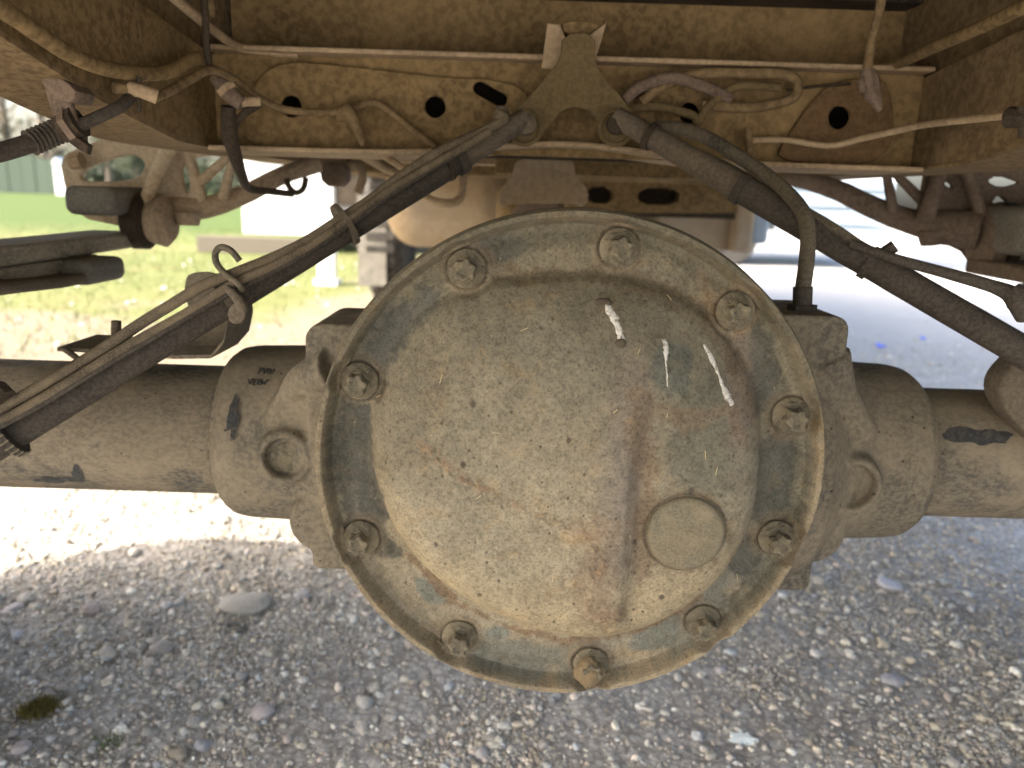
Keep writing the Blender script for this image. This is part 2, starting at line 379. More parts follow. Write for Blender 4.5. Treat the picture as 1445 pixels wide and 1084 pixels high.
def gnd(px, py):
    d = _F + _R*((px-722.5)/F) - _U*((py-542.0)/F); t = -H/d[2]; return d[0]*t, d[1]*t
def stone(px, py, wpx, hpx, col, label, seed, rot=0., flat=.6, sharp=.5, name='stone'):
    X, Y = gnd(px, py); s = Y/F*.5; rs = np.random.default_rng(seed)
    V = IV2.copy(); V = np.sign(V)*np.abs(V)**.85
    for _ in range(7):                       # knock flat facets off it
        n_ = rs.normal(size=3); n_ /= np.linalg.norm(n_); d = rs.uniform(.62, .9); q = V@n_
        V -= np.clip(q-d, 0, None)[:, None]*n_*sharp*1.6
    V *= 1+.12*(rs.random((len(V), 1))-.5)
    V *= np.array([wpx*s, wpx*s*rs.uniform(.7, 1.0), hpx*s*flat*1.3])
    c_, s_ = math.cos(rot), math.sin(rot); V = np.stack([V[:, 0]*c_-V[:, 1]*s_, V[:, 0]*s_+V[:, 1]*c_, V[:, 2]], 1)
    V += [X, Y, float(ground_z([X], [Y])[0])+hpx*s*.35]
    me = bpy.data.meshes.new(name); fast_mesh(me, V, IF2, True)
    at = me.color_attributes.new('col', 'FLOAT_COLOR', 'POINT'); at.data.foreach_set('color', np.tile(np.array([*[v*1.25 for v in col], 1], np.float32), len(V)))
    o = link(name, me, M_peb, None, smooth=False); tag(o, label, 'stone', 'larger stones lying on the gravel'); return o
STN = [(128, 869, 32, 26, (.48, .40, .37), 'rounded pinkish grey stone on gravel, left of the flat pale slab'),
 (18, 864, 36, 18, (.45, .42, .42), 'flat pale stone cut off by the left edge of the photo'),
 (151, 925, 34, 20, (.50, .46, .40), 'pale tan stone below the rounded pinkish one'),
 (371, 1008, 38, 34, (.47, .42, .41), 'pointed pinkish white stone below the pale slab, the largest near the bottom'),
 (31, 1060, 32, 26, (.48, .42, .41), 'angular pinkish stone in the bottom left corner'),
 (20, 1040, 20, 20, (.30, .28, .27), 'dark grey stone just above the angular pinkish corner stone'),
 (72, 1044, 18, 12, (.62, .6, .58), 'small white stone right of the dark grey corner stone'),
 (286, 1054, 30, 22, (.34, .35, .37), 'bluish grey flat stone left of the bottom centre'),
 (276, 1022, 28, 18, (.40, .39, .36), 'greyish tan stone just above the bluish grey flat stone'),
 (516, 991, 34, 26, (.54, .52, .47), 'pale cream stone under the lower rim of the round cover'),
 (236, 861, 20, 15, (.55, .54, .53), 'small white oval pebble between the pinkish stone and the slab'),
 (25, 898, 26, 13, (.5, .5, .55), 'thin bluish white stone below the flat one at the left edge'),
 (88, 972, 20, 18, (.42, .38, .34), 'grey brown stone under the pale tan stone'),
 (230, 917, 36, 18, (.37, .345, .31), 'long greyish stone half sunk below the slab'),
 (340, 957, 24, 18, (.36, .35, .34), 'grey lump right of the long half sunk stone'),
 (1260, 962, 38, 16, (.42, .42, .45), 'flat bluish stone on the right, right of the white wet patch'),
 (1017, 944, 22, 18, (.45, .43, .44), 'small pale stone just under the cover rim at right'),
 (1122, 868, 18, 18, (.52, .5, .49), 'small whitish stone below the right axle tube'),
 (1254, 829, 46, 10, (.58, .58, .62), 'long thin whitish sliver on gravel under the right tube'),
 (428, 850, 28, 22, (.43, .42, .42), 'pale stone right of the flat slab close to the housing'),
 (1345, 1074, 26, 22, (.44, .42, .38), 'tan stone at the bottom edge on the right'),
 (680, 1066, 30, 22, (.46, .45, .44), 'light grey stone at the bottom edge under the cover'),
 (768, 1052, 20, 16, (.40, .38, .35), 'small grey stone right of the light grey bottom one')]
for i, (a, b, c, d, col, lab) in enumerate(STN): stone(a, b, c, d, tuple(v*.85 for v in col), lab, 100+i, rot=i*1.3)
stone(347, 862, 84, 44, (.40, .375, .33), 'large flat pale slab half buried beside the sunken ring', 60, .1, .35, .3)
s_ = stone(318, 832, 14, 22, (.62, .56, .44), 'small upright yellowish chip at the top left corner of the slab', 61, .4, 1.2)
X, Y = gnd(332, 893); mb = MB(); mb.tube([(X+.016*math.cos(a), Y+.011*math.sin(a), .004+float(ground_z([X], [Y])[0])) for a in np.linspace(0, 6.28, 14)], .0042, 8, 2)
tag(link('rubber_ring', mb.mesh(), M_grey), 'small dark rubber ring pressed into the gravel under the slab', 'ring')
# white spill on the gravel
X, Y = gnd(1050, 1037); pts = []
for k in range(26):
    a = k/26*6.283; r_ = (.55+.5*random.random()); pts.append((X+math.cos(a)*.024*r_+math.sin(a)*.004, Y-math.sin(a)*.014*r_))
mb = MB(); n = len(pts); zt = float(ground_z([X], [Y])[0])
mb.add([(X, Y, zt+.007)]+[(a, b, float(ground_z([a], [b])[0])+.0045) for a, b in pts], [(0, i+1, (i+1) % n+1) for i in range(n)])
mb.add([(a, b, float(ground_z([a], [b])[0])-.003) for a, b in pts]+[(a, b, float(ground_z([a], [b])[0])+.0045) for a, b in pts], [(i, (i+1) % n, (i+1) % n+n, i+n) for i in range(n)])
tag(link('white_splash', mb.mesh(), plain('white_splash', (.72, .80, .80), .5)), 'pale bluish white splash dried on the gravel at bottom right', 'splash')
# blue litter
for (a, b, w_) in ((1243, 491, 14), (1303, 478, 8)):
    X, Y = gnd(a, b); z = float(ground_z([X], [Y])[0]); s = Y/F*.5*w_; mb = MB()
    mb.add([(X-s, Y-s, z+.004), (X+s*.9, Y-s*.8, z+.012), (X+s, Y+s, z+.006), (X-s*.7, Y+s*1.2, z+.02), (X-s, Y-s, z+.001), (X+s*.9, Y-s*.8, z+.009), (X+s, Y+s, z+.003), (X-s*.7, Y+s*1.2, z+.017)],
           [(0, 1, 2, 3), (7, 6, 5, 4), (0, 4, 5, 1), (1, 5, 6, 2), (2, 6, 7, 3), (3, 7, 4, 0)])
    tag(link('blue_scrap', mb.mesh(), plain('blue_plastic', (.10, .17, .75), .5)), 'bright blue scrap of litter on the shaded ground right of the housing' if w_ > 10 else 'tiny paler blue scrap of litter further right and beyond', 'litter')
# moss and small plants
def blades(name, n, cx, cy, sx, sy, h, mat, label, kind='stuff', w_=.0015):
    x = rng.normal(cx, sx, n); y = rng.normal(cy, sy, n); z = ground_z(x, y); hh = h*rng.uniform(.5, 1.2, n)
    a = rng.uniform(0, 6.28, n); lx, ly = rng.normal(0, .4, n)*hh, rng.normal(0, .4, n)*hh
    ww = w_*(1+y*.1)
    V = np.stack([np.stack([x-np.cos(a)*ww, y-np.sin(a)*ww, z-.003], 1), np.stack([x+np.cos(a)*ww, y+np.sin(a)*ww, z-.003], 1), np.stack([x+lx, y+ly, z+hh], 1)], 1).reshape(-1, 3)
    me = bpy.data.meshes.new(name); fast_mesh(me, V, np.arange(n*3).reshape(-1, 3), False)
    o = bpy.data.objects.new(name, me); C.objects.link(o); me.materials.append(mat); tag(o, label, 'grass' if 'grass' in name else 'moss')
    if kind: o['kind'] = kind
    return o
M_tuft = plain('dull_green_blade', (.10, .14, .045), .8); M_moss = plain('moss', (.16, .13, .035), .9); M_grass = plain('grass_blade', (.11, .16, .04), .7); M_dry = plain('dry_grass', (.27, .23, .12), .8)
X, Y = gnd(55, 1003); blades('moss_clump', 1500, X, Y, .010, .009, .013, M_moss, 'yellowish brown moss clump on gravel at bottom left')
X, Y = gnd(158, 1052); blades('grass_tuft', 45, X, Y, .016, .010, .014, M_tuft, 'sparse green grass sprouts between stones at bottom left')
n = 26000; x = -1.0-rng.gamma(2.2, 2.2, n); y = rng.uniform(3.4, 15, n)
mk = fbm(np.stack([x*1.1, y*1.1, x*0], 1), 3, 77) > .47
def bl2(name, x, y, h, mat, label):
    n = len(x); z = ground_z(x, y); hh = h*rng.uniform(.4, 1.2, n); a = rng.uniform(0, 6.28, n); lx, ly = rng.normal(0, .5, n)*hh, rng.normal(0, .5, n)*hh; ww = .0035
    V = np.stack([np.stack([x-np.cos(a)*ww, y-np.sin(a)*ww, z-.003], 1), np.stack([x+np.cos(a)*ww, y+np.sin(a)*ww, z-.003], 1), np.stack([x+lx, y+ly, z+hh], 1)], 1).reshape(-1, 3)
    me = bpy.data.meshes.new(name); fast_mesh(me, V, np.arange(n*3).reshape(-1, 3), False)
    o = bpy.data.objects.new(name, me); C.objects.link(o); me.materials.append(mat); tag(o, label, 'grass'); o['kind'] = 'stuff'
bl2('grass', x[mk], y[mk], .05, M_grass, 'short green grass growing at the edge of the gravel on the left')
bl2('dry_grass', x[~mk], y[~mk], .045, M_dry, 'short dry straw coloured grass on the sunlit ground at left')

# ------------------------------------------------------------------ differential / drive axle
CX, CZ, RC = .050, .559, .2135
YF = .622                                  # flange face
axle = thing('drive_axle', 'dirty truck drive axle with round bolted differential cover, spanning the whole picture', 'axle', (CX, .80, .455))
dome_px = [(514, 655), (512, 600), (524, 545), (560, 478), (606, 428), (660, 402), (730, 388), (810, 380), (880, 385), (950, 405), (1010, 445), (1054, 500), (1078, 560), (1088, 630), (1085, 700), (1068, 770), (1035, 830), (985, 880), (925, 912), (850, 928), (780, 922), (715, 902), (650, 868), (590, 820), (545, 760), (522, 705)]
yq = lambda b: float(np.interp(b, [380, 560, 900], [.618, .605, .580]))
dp = np.array([[U(a, b, yq(b)).x-CX, U(a, b, yq(b)).z-CZ] for a, b in dome_px])
da = np.arctan2(dp[:, 1], dp[:, 0]); dr = np.hypot(dp[:, 0], dp[:, 1]); o_ = np.argsort(da); da, dr = da[o_], dr[o_]
da = np.concatenate([da-2*np.pi, da, da+2*np.pi]); dr = np.tile(dr, 3)
NA, NR = 860, 300
ang = np.linspace(-np.pi, np.pi, NA, endpoint=False)
RS = np.concatenate([np.linspace(.0008, .190, 225), np.linspace(.1905, .2135, NR-225)])
A, R_ = np.meshgrid(ang, RS); x = R_*np.cos(A); z = R_*np.sin(A)
Rd = np.interp(A, da, dr)
P3 = np.stack([x.ravel()+3, z.ravel()+3, np.zeros(x.size)], 1)
t = (Rd-R_)
def rimstep(t, w_): return sstep(0, 1, np.clip(t/w_, 0, 1))
up = sstep(-.02, .12, z)                     # the upper shoulder rolls over more slowly
wid = .026+.050*up
base = (1-np.exp(-np.clip(t, 0, None)/(wid*.5)))*rimstep(t+.004, .014)
h = base*(.044+.009*np.sqrt(np.clip(1-(R_/.18)**2, 0, 1)))
# crease right of the middle: the right hand part of the pan is set back
cx_ = (U(893, 700, .57).x-CX) + .06*np.clip(z-.02, 0, 1)
right = sstep(-.006, .012, x-cx_)*sstep(.10, .03, z)
h -= right*.010*rimstep(t, .05)
groove = np.exp(-((x-cx_-.004)/.009)**2)*sstep(.075, .0, z)*sstep(-.135, -.10, z); h -= groove*.003
h -= .010*np.exp(-(((x-(U(1020, 470, .57).x-CX))/.05)**2+((z-(U(1020, 470, .57).z-CZ))/.04)**2))*rimstep(t, .04)
h -= .004*np.exp(-(((x-(U(900, 410, .59).x-CX))/.045)**2+((z-(U(900, 410, .59).z-CZ))/.012)**2))
# lip
lip = sstep(.2015, .2085, R_); h = h + lip*.015 - .003*np.exp(-((R_-.197)/.007)**2)
h -= sstep(.2118, .2135, R_)*.003
bolts_px = [(657, 381), (876, 351), (1043, 442), (1122, 591), (1101, 766), (996, 886), (835, 946), (647, 908), (507, 766), (504, 542)]
bolts = []
for a, b in bolts_px:
    p = U(a, b, .609); bolts.append((p.x-CX, p.z-CZ)); d = np.hypot(x-bolts[-1][0], z-bolts[-1][1])
    flat = sstep(.024, .018, d); h = h*(1-flat)+np.minimum(h, .0015)*flat + .0016*np.exp(-((d-.0185)/.002)**2)
fl = fbm(P3*45, 5, 1).reshape(x.shape); fine = fbm(P3*260, 3, 2).reshape(x.shape); big = fbm(P3*11, 4, 8).reshape(x.shape)
def L2(px, py, Y=.572): p = U(px, py, Y); return p.x-CX, p.z-CZ
def blob(px, py, rx, ry, Y=.572, rot=0., wob=.5, soft=.25):
    a, b = L2(px, py, Y); s = Y/F*1.03; dx, dz = x-a, z-b
    c_, s__ = math.cos(rot), math.sin(rot); u = (dx*c_+dz*s__)/(rx*s); v = (-dx*s__+dz*c_)/(ry*s)
    d = np.sqrt(u*u+v*v)+(fl-.5)*wob*2+(fine-.5)*wob*.6
    return sstep(1+soft, 1-soft, d)
def path(pts, wpx, Y=.572, wob=.6, soft=.4):
    q = [L2(a, b, Y) for a, b in pts]; dm = np.full(x.shape, 9.)
    for (a0, b0), (a1, b1) in zip(q[:-1], q[1:]):
        ex, ez = a1-a0, b1-b0; tt = np.clip(((x-a0)*ex+(z-b0)*ez)/(ex*ex+ez*ez), 0, 1)
        dm = np.minimum(dm, np.hypot(x-a0-tt*ex, z-b0-tt*ez))
    return sstep(1+soft, 1-soft, dm/(wpx*Y/F)+(fl-.5)*wob*2+(fine-.5)*wob*1.2)
def lerp(c, k, v, s=1.): k = (k*s)[..., None]; return c*(1-k)+np.array(v)*k
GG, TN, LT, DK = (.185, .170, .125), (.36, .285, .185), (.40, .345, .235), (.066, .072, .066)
PUR, RUST, MUDC = (.235, .195, .155), (.25, .175, .11), (.215, .155, .10)
col = np.tile(np.array(GG), (*x.shape, 1))
on_dome = rimstep(t, .012)
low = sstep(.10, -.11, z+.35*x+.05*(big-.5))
col = lerp(col, low, TN, .9)  # tan dust, with light from the lower left painted in
col = lerp(col, sstep(.42, .62, big), (.24, .225, .17), .55)
ctr = np.exp(-((x+.035)/.09)**2-((z+.035)/.10)**2); col = lerp(col, ctr, (.37, .335, .24), .55)
bot = sstep(-.06, -.14, z-.3*np.abs(x+.02))*on_dome; col = lerp(col, bot, (.43, .345, .205), .6)  # bottom of the dome lightened, a sunny tone painted in
# dust edge along the foot of the dome on the left / bottom
edge = np.exp(-((t-.010)/.014)**2)*sstep(.06, -.03, z)*sstep(.12, .0, x); col = lerp(col, edge, (.44, .36, .22), .7)
# bare dark paint on the flange and the patches; painted shade on the upper half and crease
fm = sstep(.0, -.008, t)
col = lerp(col, fm*sstep(.40, .56, fbm(P3*14, 5, 31).reshape(x.shape))*sstep(-.15, .05, z), (.10, .098, .072), .85)
col = lerp(col, sstep(.02, .15, z+.25*(big-.5)), (.15, .13, .085), .55)  # upper half painted darker, standing for shade under the truck
col = lerp(col, fm*sstep(-.04, -.1, z)*sstep(.47, .6, fbm(P3*16, 5, 33).reshape(x.shape)), (.14, .15, .13), .8)
col = lerp(col, path([(600, 425), (545, 480), (505, 550), (488, 640), (500, 720), (525, 770)], 23, .612, wob=.7, soft=.25), (.075, .082, .076), .8)
col = lerp(col, path([(640, 385), (730, 340), (830, 328), (930, 340), (1010, 390), (1060, 450)], 22, .61, wob=.8, soft=.4), (.105, .098, .068), .75)
col = lerp(col, path([(1085, 520), (1118, 600), (1128, 700), (1105, 790), (1050, 860)], 22, .61, wob=.8, soft=.3), (.10, .10, .078), .7)
col = lerp(col, sstep(.05, .13, z+.3*(big-.5))*sstep(.17, .13, R_), (.14, .125, .09), .72)  # dome top darkened again, shade put into the colour
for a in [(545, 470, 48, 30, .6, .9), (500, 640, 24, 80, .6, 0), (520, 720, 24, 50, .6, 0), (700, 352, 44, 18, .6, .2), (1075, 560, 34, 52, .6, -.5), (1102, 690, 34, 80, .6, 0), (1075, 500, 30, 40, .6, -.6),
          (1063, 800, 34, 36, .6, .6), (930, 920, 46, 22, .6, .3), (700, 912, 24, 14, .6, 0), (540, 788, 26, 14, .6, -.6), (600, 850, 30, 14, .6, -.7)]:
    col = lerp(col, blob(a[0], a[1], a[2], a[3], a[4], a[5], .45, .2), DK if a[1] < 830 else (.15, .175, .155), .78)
col = lerp(col, blob(955, 525, 36, 38, wob=.35, soft=.1), (.10, .115, .10), .8)
col = lerp(col, blob(1010, 640, 58, 90, wob=.7, soft=.2), (.13, .132, .10), .65)
col = lerp(col, blob(890, 650, 34, 150, wob=.4, soft=.5), PUR, .75)  # purple-grey shading along the crease painted in
col = lerp(col, blob(862, 735, 26, 120, wob=.4, soft=.6), (.19, .17, .15), .55)
col = lerp(col, blob(1062, 560, 22, 120, wob=.4, soft=.5), (.225, .175, .14), .7)
col = lerp(col, path([(905, 600), (918, 680), (912, 760), (905, 820)], 16, wob=1.2), MUDC, .75)
col = lerp(col, path([(900, 560), (960, 600), (1040, 590), (1060, 640)], 10, wob=1.8), MUDC, .6)
col = lerp(col, path([(1000, 390), (1030, 480), (1075, 620)], 9, .6, wob=1.4), MUDC, .5)
rust = path([(585, 622), (640, 665), (700, 700), (770, 728), (820, 748), (850, 790), (835, 830), (830, 865), (880, 875)], 7, wob=2.4, soft=.6)
col = lerp(col, rust*sstep(.35, .6, fine), RUST, .85)
col = lerp(col, blob(835, 750, 44, 28, wob=.9, soft=.5), (.27, .19, .12), .6)
col = lerp(col, blob(835, 830, 34, 60, wob=1., soft=.5), (.26, .185, .12), .6)
col = lerp(col, path([(570, 800), (640, 868), (720, 905), (800, 925), (900, 912), (1000, 860)], 6, .6, wob=1.8), (.20, .125, .07), .75)
col = lerp(col, path([(700, 398), (830, 390), (930, 410), (1000, 450), (1050, 520)], 14, .59, wob=.9), (.12, .09, .055), .65)
col = lerp(col, path([(610, 330), (720, 306), (870, 306), (1000, 352), (1070, 420)], 7, .6, wob=1.2), (.20, .155, .09), .6)
liph = sstep(.2035, .2085, R_); col = lerp(col, liph, (.31, .25, .16), .75); col = lerp(col, liph*sstep(.02, .12, z), (.115, .10, .07), .85); col = lerp(col, liph*sstep(.5, .6, fl)*sstep(-.05, .12, z), (.09, .085, .06), .8)  # tan lip; its top darkened by painted shade and dark crust
pa, pb = L2(974, 766, .562); dpl = np.hypot(x-pa, z-pb); col = lerp(col, np.exp(-((dpl-.0335)/.0014)**2), (.04, .033, .022), .85); col = lerp(col, sstep(.044, .035, dpl+(fl-.5)*.01)*sstep(.5, .4, fine), (.22, .16, .10), .6)
for (a, b) in bolts:
    d = np.hypot(x-a, z-b); col = lerp(col, sstep(.026, .018, d+(fl-.5)*.012), (.20, .155, .10), .6)
# scattered pits
sp = rng.uniform(-.17, .17, (330, 2)); big_p = rng.random(330) < .07
for (a, b), g_ in list(zip(sp, big_p))[:120]:
    rr = rng.uniform(.0009, .0016) if not g_ else rng.uniform(.002, .003)
    sel = (np.abs(x-a) < .004) & (np.abs(z-b) < .004)
    if not sel.any(): continue
    d = np.hypot(x[sel]-a, (z[sel]-b)*.8); k = sstep(rr, rr*.5, d)*.85
    col[sel] = col[sel]*(1-k[:, None])+np.array((.055, .045, .033))*k[:, None]; h[sel] -= k*.0006
m_ = .55+.45*sstep(.3, .6, fbm(P3*24, 4, 51).reshape(x.shape)); avg = col.mean((0, 1)); col = col*.80+avg*.16
col *= (1+.5*(fine-.5)+.45*(fl-.5))[..., None]; col *= .80*np.array([.985, 1.0, 1.04])
h += (fl-.5)*.0016+(fine-.5)*.0008+rust*(fine-.4)*.004 + (fbm(P3*6, 2, 44).reshape(x.shape)-.5)*.003*on_dome
co = np.stack([x.ravel(), -h.ravel(), z.ravel()], 1)
top_c = co[:NA].mean(0); co = np.vstack([co, top_c])
# roll the outer edge back, with its own thickness
last = np.arange((NR-1)*NA, NR*NA); rings = []
for k, (rr, dy) in enumerate([(.2145, .004), (.2145, .016), (.211, .0185), (.208, .019)]):
    q = np.stack([rr*np.cos(ang)*(1+.006*(fbm(np.stack([np.cos(ang)*9, np.sin(ang)*9, ang*0+k], 1), 3, 5)-.5)), dy+co[last, 1]*0-.010, rr*np.sin(ang)], 1); rings.append(q)
n0 = len(co); co = np.vstack([co]+rings)
I = np.arange(NR*NA).reshape(NR, NA); J = np.vstack([I, *(n0+np.arange(NA)[None]+k*NA for k in range(4))])
In, Jn = J, np.roll(J, -1, 1)
fa = np.stack([In[:-1], Jn[:-1], Jn[1:], In[1:]], -1).reshape(-1, 4)
me = bpy.data.meshes.new('differential_cover'); fast_mesh(me, co, fa)
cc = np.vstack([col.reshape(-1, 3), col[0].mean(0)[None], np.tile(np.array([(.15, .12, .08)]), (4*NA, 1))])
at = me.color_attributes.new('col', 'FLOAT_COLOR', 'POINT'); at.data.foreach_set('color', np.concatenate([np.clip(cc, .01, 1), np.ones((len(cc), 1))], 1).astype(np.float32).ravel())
m, N, L, B = nodes('dust_caked_cover'); M_cover = m
at = N.new('ShaderNodeAttribute'); at.attribute_name = 'col'; tc = N.new('ShaderNodeTexCoord'); v = tc.outputs['Object']
n1 = noise(N, L, v, 420, 4, .75); n2 = noise(N, L, v, 120, 6, .7); n3 = noise(N, L, v, 40, 8, .7, .6)
c = mixc(N, L, ramp(N, L, n1, .38, .62, 0, .5), at.outputs['Color'], (1.45, 1.4, 1.25), 'MULTIPLY')
c = mixc(N, L, ramp(N, L, n1, .50, .36, 0, .55), c, (.55, .52, .46), 'MULTIPLY')
c = mixc(N, L, ramp(N, L, n2, .5, .7, 0, .5), c, (.62, .58, .52), 'MULTIPLY')
c = mixc(N, L, ramp(N, L, n3, .52, .7, 0, .6), c, (1.25, 1.05, .82), 'MULTIPLY')
vo = N.new('ShaderNodeTexVoronoi'); vo.inputs['Scale'].default_value = 150; L.new(v, vo.inputs['Vector'])
sc_ = N.new('ShaderNodeSeparateColor'); L.new(vo.outputs['Color'], sc_.inputs[0])
c = mixc(N, L, math_(N, L, 'MULTIPLY', ramp(N, L, vo.outputs['Distance'], .1, .2, 1, 0), ramp(N, L, sc_.outputs[0], .86, .90, 0, .6)), c, (.05, .04, .03))
c = mixc(N, L, math_(N, L, 'MULTIPLY', ramp(N, L, vo.outputs['Distance'], .08, .12, 1, 0), ramp(N, L, sc_.outputs[1], .95, .97, 0, .5)), c, (.45, .4, .3))
L.new(c, B.inputs['Base Color']); B.inputs['Roughness'].default_value = .82; B.inputs['Specular IOR Level'].default_value = .3
bump(N, L, B, math_(N, L, 'ADD', n1, math_(N, L, 'ADD', math_(N, L, 'MULTIPLY', n2, 1.2), n3)), .55, .0011)
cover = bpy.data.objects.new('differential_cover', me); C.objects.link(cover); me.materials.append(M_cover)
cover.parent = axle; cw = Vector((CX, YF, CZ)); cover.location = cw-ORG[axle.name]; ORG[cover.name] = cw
def cov_y(dx, dz):                           # the world Y of the cover's face
    r0 = math.hypot(dx, dz); i = int(np.clip(np.searchsorted(RS, r0), 0, NR-1)); j = int(round((math.atan2(dz, dx)+math.pi)/(2*math.pi)*NA)) % NA
    return YF-h[i, j]
# filler plug
px_, pz_ = L2(974, 766, .562); yy = cov_y(px_, pz_); mb = MB()
mb.lathe((CX+px_, yy+.012, CZ+pz_), (0, -1, 0), [(0, .0325), (.0115, .0325), (.0125, .0316), (.0135, .0318), (.0160, .0310), (.0176, .0296), (.0183, .027), (.0184, .015), (.0184, .0001)], 72)
M_plug = dirty('dusty_plug', (.12, .125, .10), (.29, .245, .16), (.22, .185, .125), .6, 26, .2, .3, .5)
link('filler_plug', mb.mesh(), M_plug, cover)
# bolts
def bolt_mesh():
    a = MB(); a.lathe((0, 0, 0), (0, -1, 0), [(0, .0154), (.0022, .0158), (.0036, .0150), (.0062, .0112), (.009, .0098), (.0092, .0001)], 32)
    b = MB(); n = 48; vs = []; pr = [(.0055, 1.03), (.0175, 1.0), (.0192, .93), (.0196, .80), (.0194, .62), (.0184, .5), (.0180, .25), (.0180, .01)]
    for t_, s in pr:
        for k in range(n):
            a_ = 2*math.pi*k/n; rr = (.0086+.0012*math.cos(6*a_)*(s > .6))*s; vs.append((rr*math.cos(a_), -t_, rr*math.sin(a_)))
    fs = [(i*n+k, i*n+(k+1) % n, (i+1)*n+(k+1) % n, (i+1)*n+k) for i in range(len(pr)-1) for k in range(n)]
    b.add(vs, fs+[tuple(range((len(pr)-1)*n, len(pr)*n))])
    out = []
    for q, nm in ((a, 'bolt'), (b, 'bolt_head')):
        me = q.mesh(); me.name = nm; bm = bmesh.new(); bm.from_mesh(me); bmesh.ops.recalc_face_normals(bm, faces=bm.faces)
        for f in bm.faces: f.smooth = True
        for e in bm.edges:
            if len(e.link_faces) == 2 and e.calc_face_angle(0) > rad(38): e.smooth = False
        bm.to_mesh(me); bm.free(); me.materials.append(M_cover_hw); out.append(me)
    return out
bme, hme = bolt_mesh()
for i, (a, b) in enumerate(bolts):
    o = bpy.data.objects.new('bolt', bme); C.objects.link(o); o.parent = axle
    wp = Vector((CX+a, YF-.001, CZ+b)); o.location = wp-ORG[axle.name]; o.rotation_euler = (random.uniform(-.03, .03), random.uniform(0, 6), random.uniform(-.03, .03))
    q = bpy.data.objects.new('bolt_head', hme); C.objects.link(q); q.parent = o
# mud lump on the lowest bolt
a, b = bolts[6]; V = IV2*np.array([.0135, .012, .014]); V = V*(1+.5*(fbm(IV2*2.2+5, 3, 4)-.5))[:, None]+[CX+a-.002, YF-.011, CZ+b-.003]
me = bpy.data.meshes.new('mud_clump'); fast_mesh(me, V, IF2); ml = link('mud_clump', me, M_mud, cover, smooth=False); ml.data.polygons.foreach_set('use_smooth', np.ones(len(IF2), bool))
# white dried droppings
def drip(pts, name, ws):
    P_ = []; W_ = []
    for i in range(len(pts)-1):
        for k in range(4): t_ = k/4; P_.append((pts[i][0]*(1-t_)+pts[i+1][0]*t_, pts[i][1]*(1-t_)+pts[i+1][1]*t_)); W_.append(ws[i]*(1-t_)+ws[i+1]*t_)
    P_.append(pts[-1]); W_.append(ws[-1]); pts, ws = [(a+random.uniform(-.5, .5), b) for a, b in P_], [w_*random.uniform(.75, 1.2) for w_ in W_]
    q = [L2(a, b, .57) for a, b in pts]; vs = []; n = len(q)
    for i, (a, b) in enumerate(q):
        i0, i1 = max(i-1, 0), min(i+1, n-1); tx, tz = q[i1][0]-q[i0][0], q[i1][1]-q[i0][1]; l = math.hypot(tx, tz); nx_, nz_ = -tz/l, tx/l
        w_ = ws[i]*.57/F/2
        for s, e in ((-1, .0006), (-.6, -.0009), (0, -.0015), (.6, -.0009), (1, .0006)):
            X_, Z_ = a+nx_*w_*s, b+nz_*w_*s; vs.append((CX+X_, cov_y(X_, Z_)+e, CZ+Z_))
    fs = [(i*5+k, i*5+k+1, (i+1)*5+k+1, (i+1)*5+k) for i in range(n-1) for k in range(4)]
    me = bpy.data.meshes.new(name); me.from_pydata(vs, [], fs); o = link(name, me, M_drip, cover); return o
drip([(858, 432), (862, 438), (866, 446), (872, 456), (876, 466), (879, 476), (881, 484), (880, 489)], 'white_dropping', [5, 9, 15, 15, 13, 13, 14, 5])
drip([(944, 487), (947, 492), (948, 500), (947, 509), (946, 520), (946, 532), (946, 543), (946, 550)], 'white_dropping', [6, 12, 12, 9, 3, 3, 3, 2])
drip([(1008, 498), (1014, 508), (1020, 520), (1024, 532), (1029, 546), (1034, 560), (1039, 572), (1046, 584)], 'white_dropping', [3, 9, 10, 6, 6, 9, 17, 8])
a, b = L2(879, 489); V = IV2*np.array([.0045, .002, .004])+[CX+a, cov_y(a, b)-.0005, CZ+b]
me = bpy.data.meshes.new('dark_grit'); fast_mesh(me, V, IF2); link('dark_grit', me, plain('dark_grit', (.08, .065, .045), .95), cover, smooth=False)
a, b = L2(858, 434); V = IV2*(1+.6*(fbm(IV2*2+9, 3, 6)-.5))[:, None]*np.array([.0065, .0025, .0035])+[CX+a, cov_y(a, b)-.0005, CZ+b]
me = bpy.data.meshes.new('dark_grit'); fast_mesh(me, V, IF2); link('dark_grit', me, plain('dark_grit_speck', (.07, .055, .04), .95), cover, smooth=False)

# bits of straw and chaff stuck in the dust
mb = MB()
for (a, b) in [(1000, 648), (1016, 672), (830, 690), (560, 706), (676, 700), (868, 580), (740, 470), (905, 500), (1064, 855), (620, 540), (780, 815), (890, 760), (944, 590), (700, 610), (520, 580), (960, 430)]:
    u_, v_ = L2(a, b); an = random.uniform(0, 3.14); l_ = random.uniform(.0012, .0035); q = []
    for k in (-1, 0, 1): X_, Z_ = u_+math.cos(an)*l_*k, v_+math.sin(an)*l_*k; q.append((CX+X_, cov_y(X_, Z_)-.0008, CZ+Z_))
    mb.tube(q, .00032, 5, 2)
so_ = link('straw_bits', mb.mesh(), plain('straw', (.5, .42, .24), .9), cover, smooth=False); so_['kind'] = 'stuff'
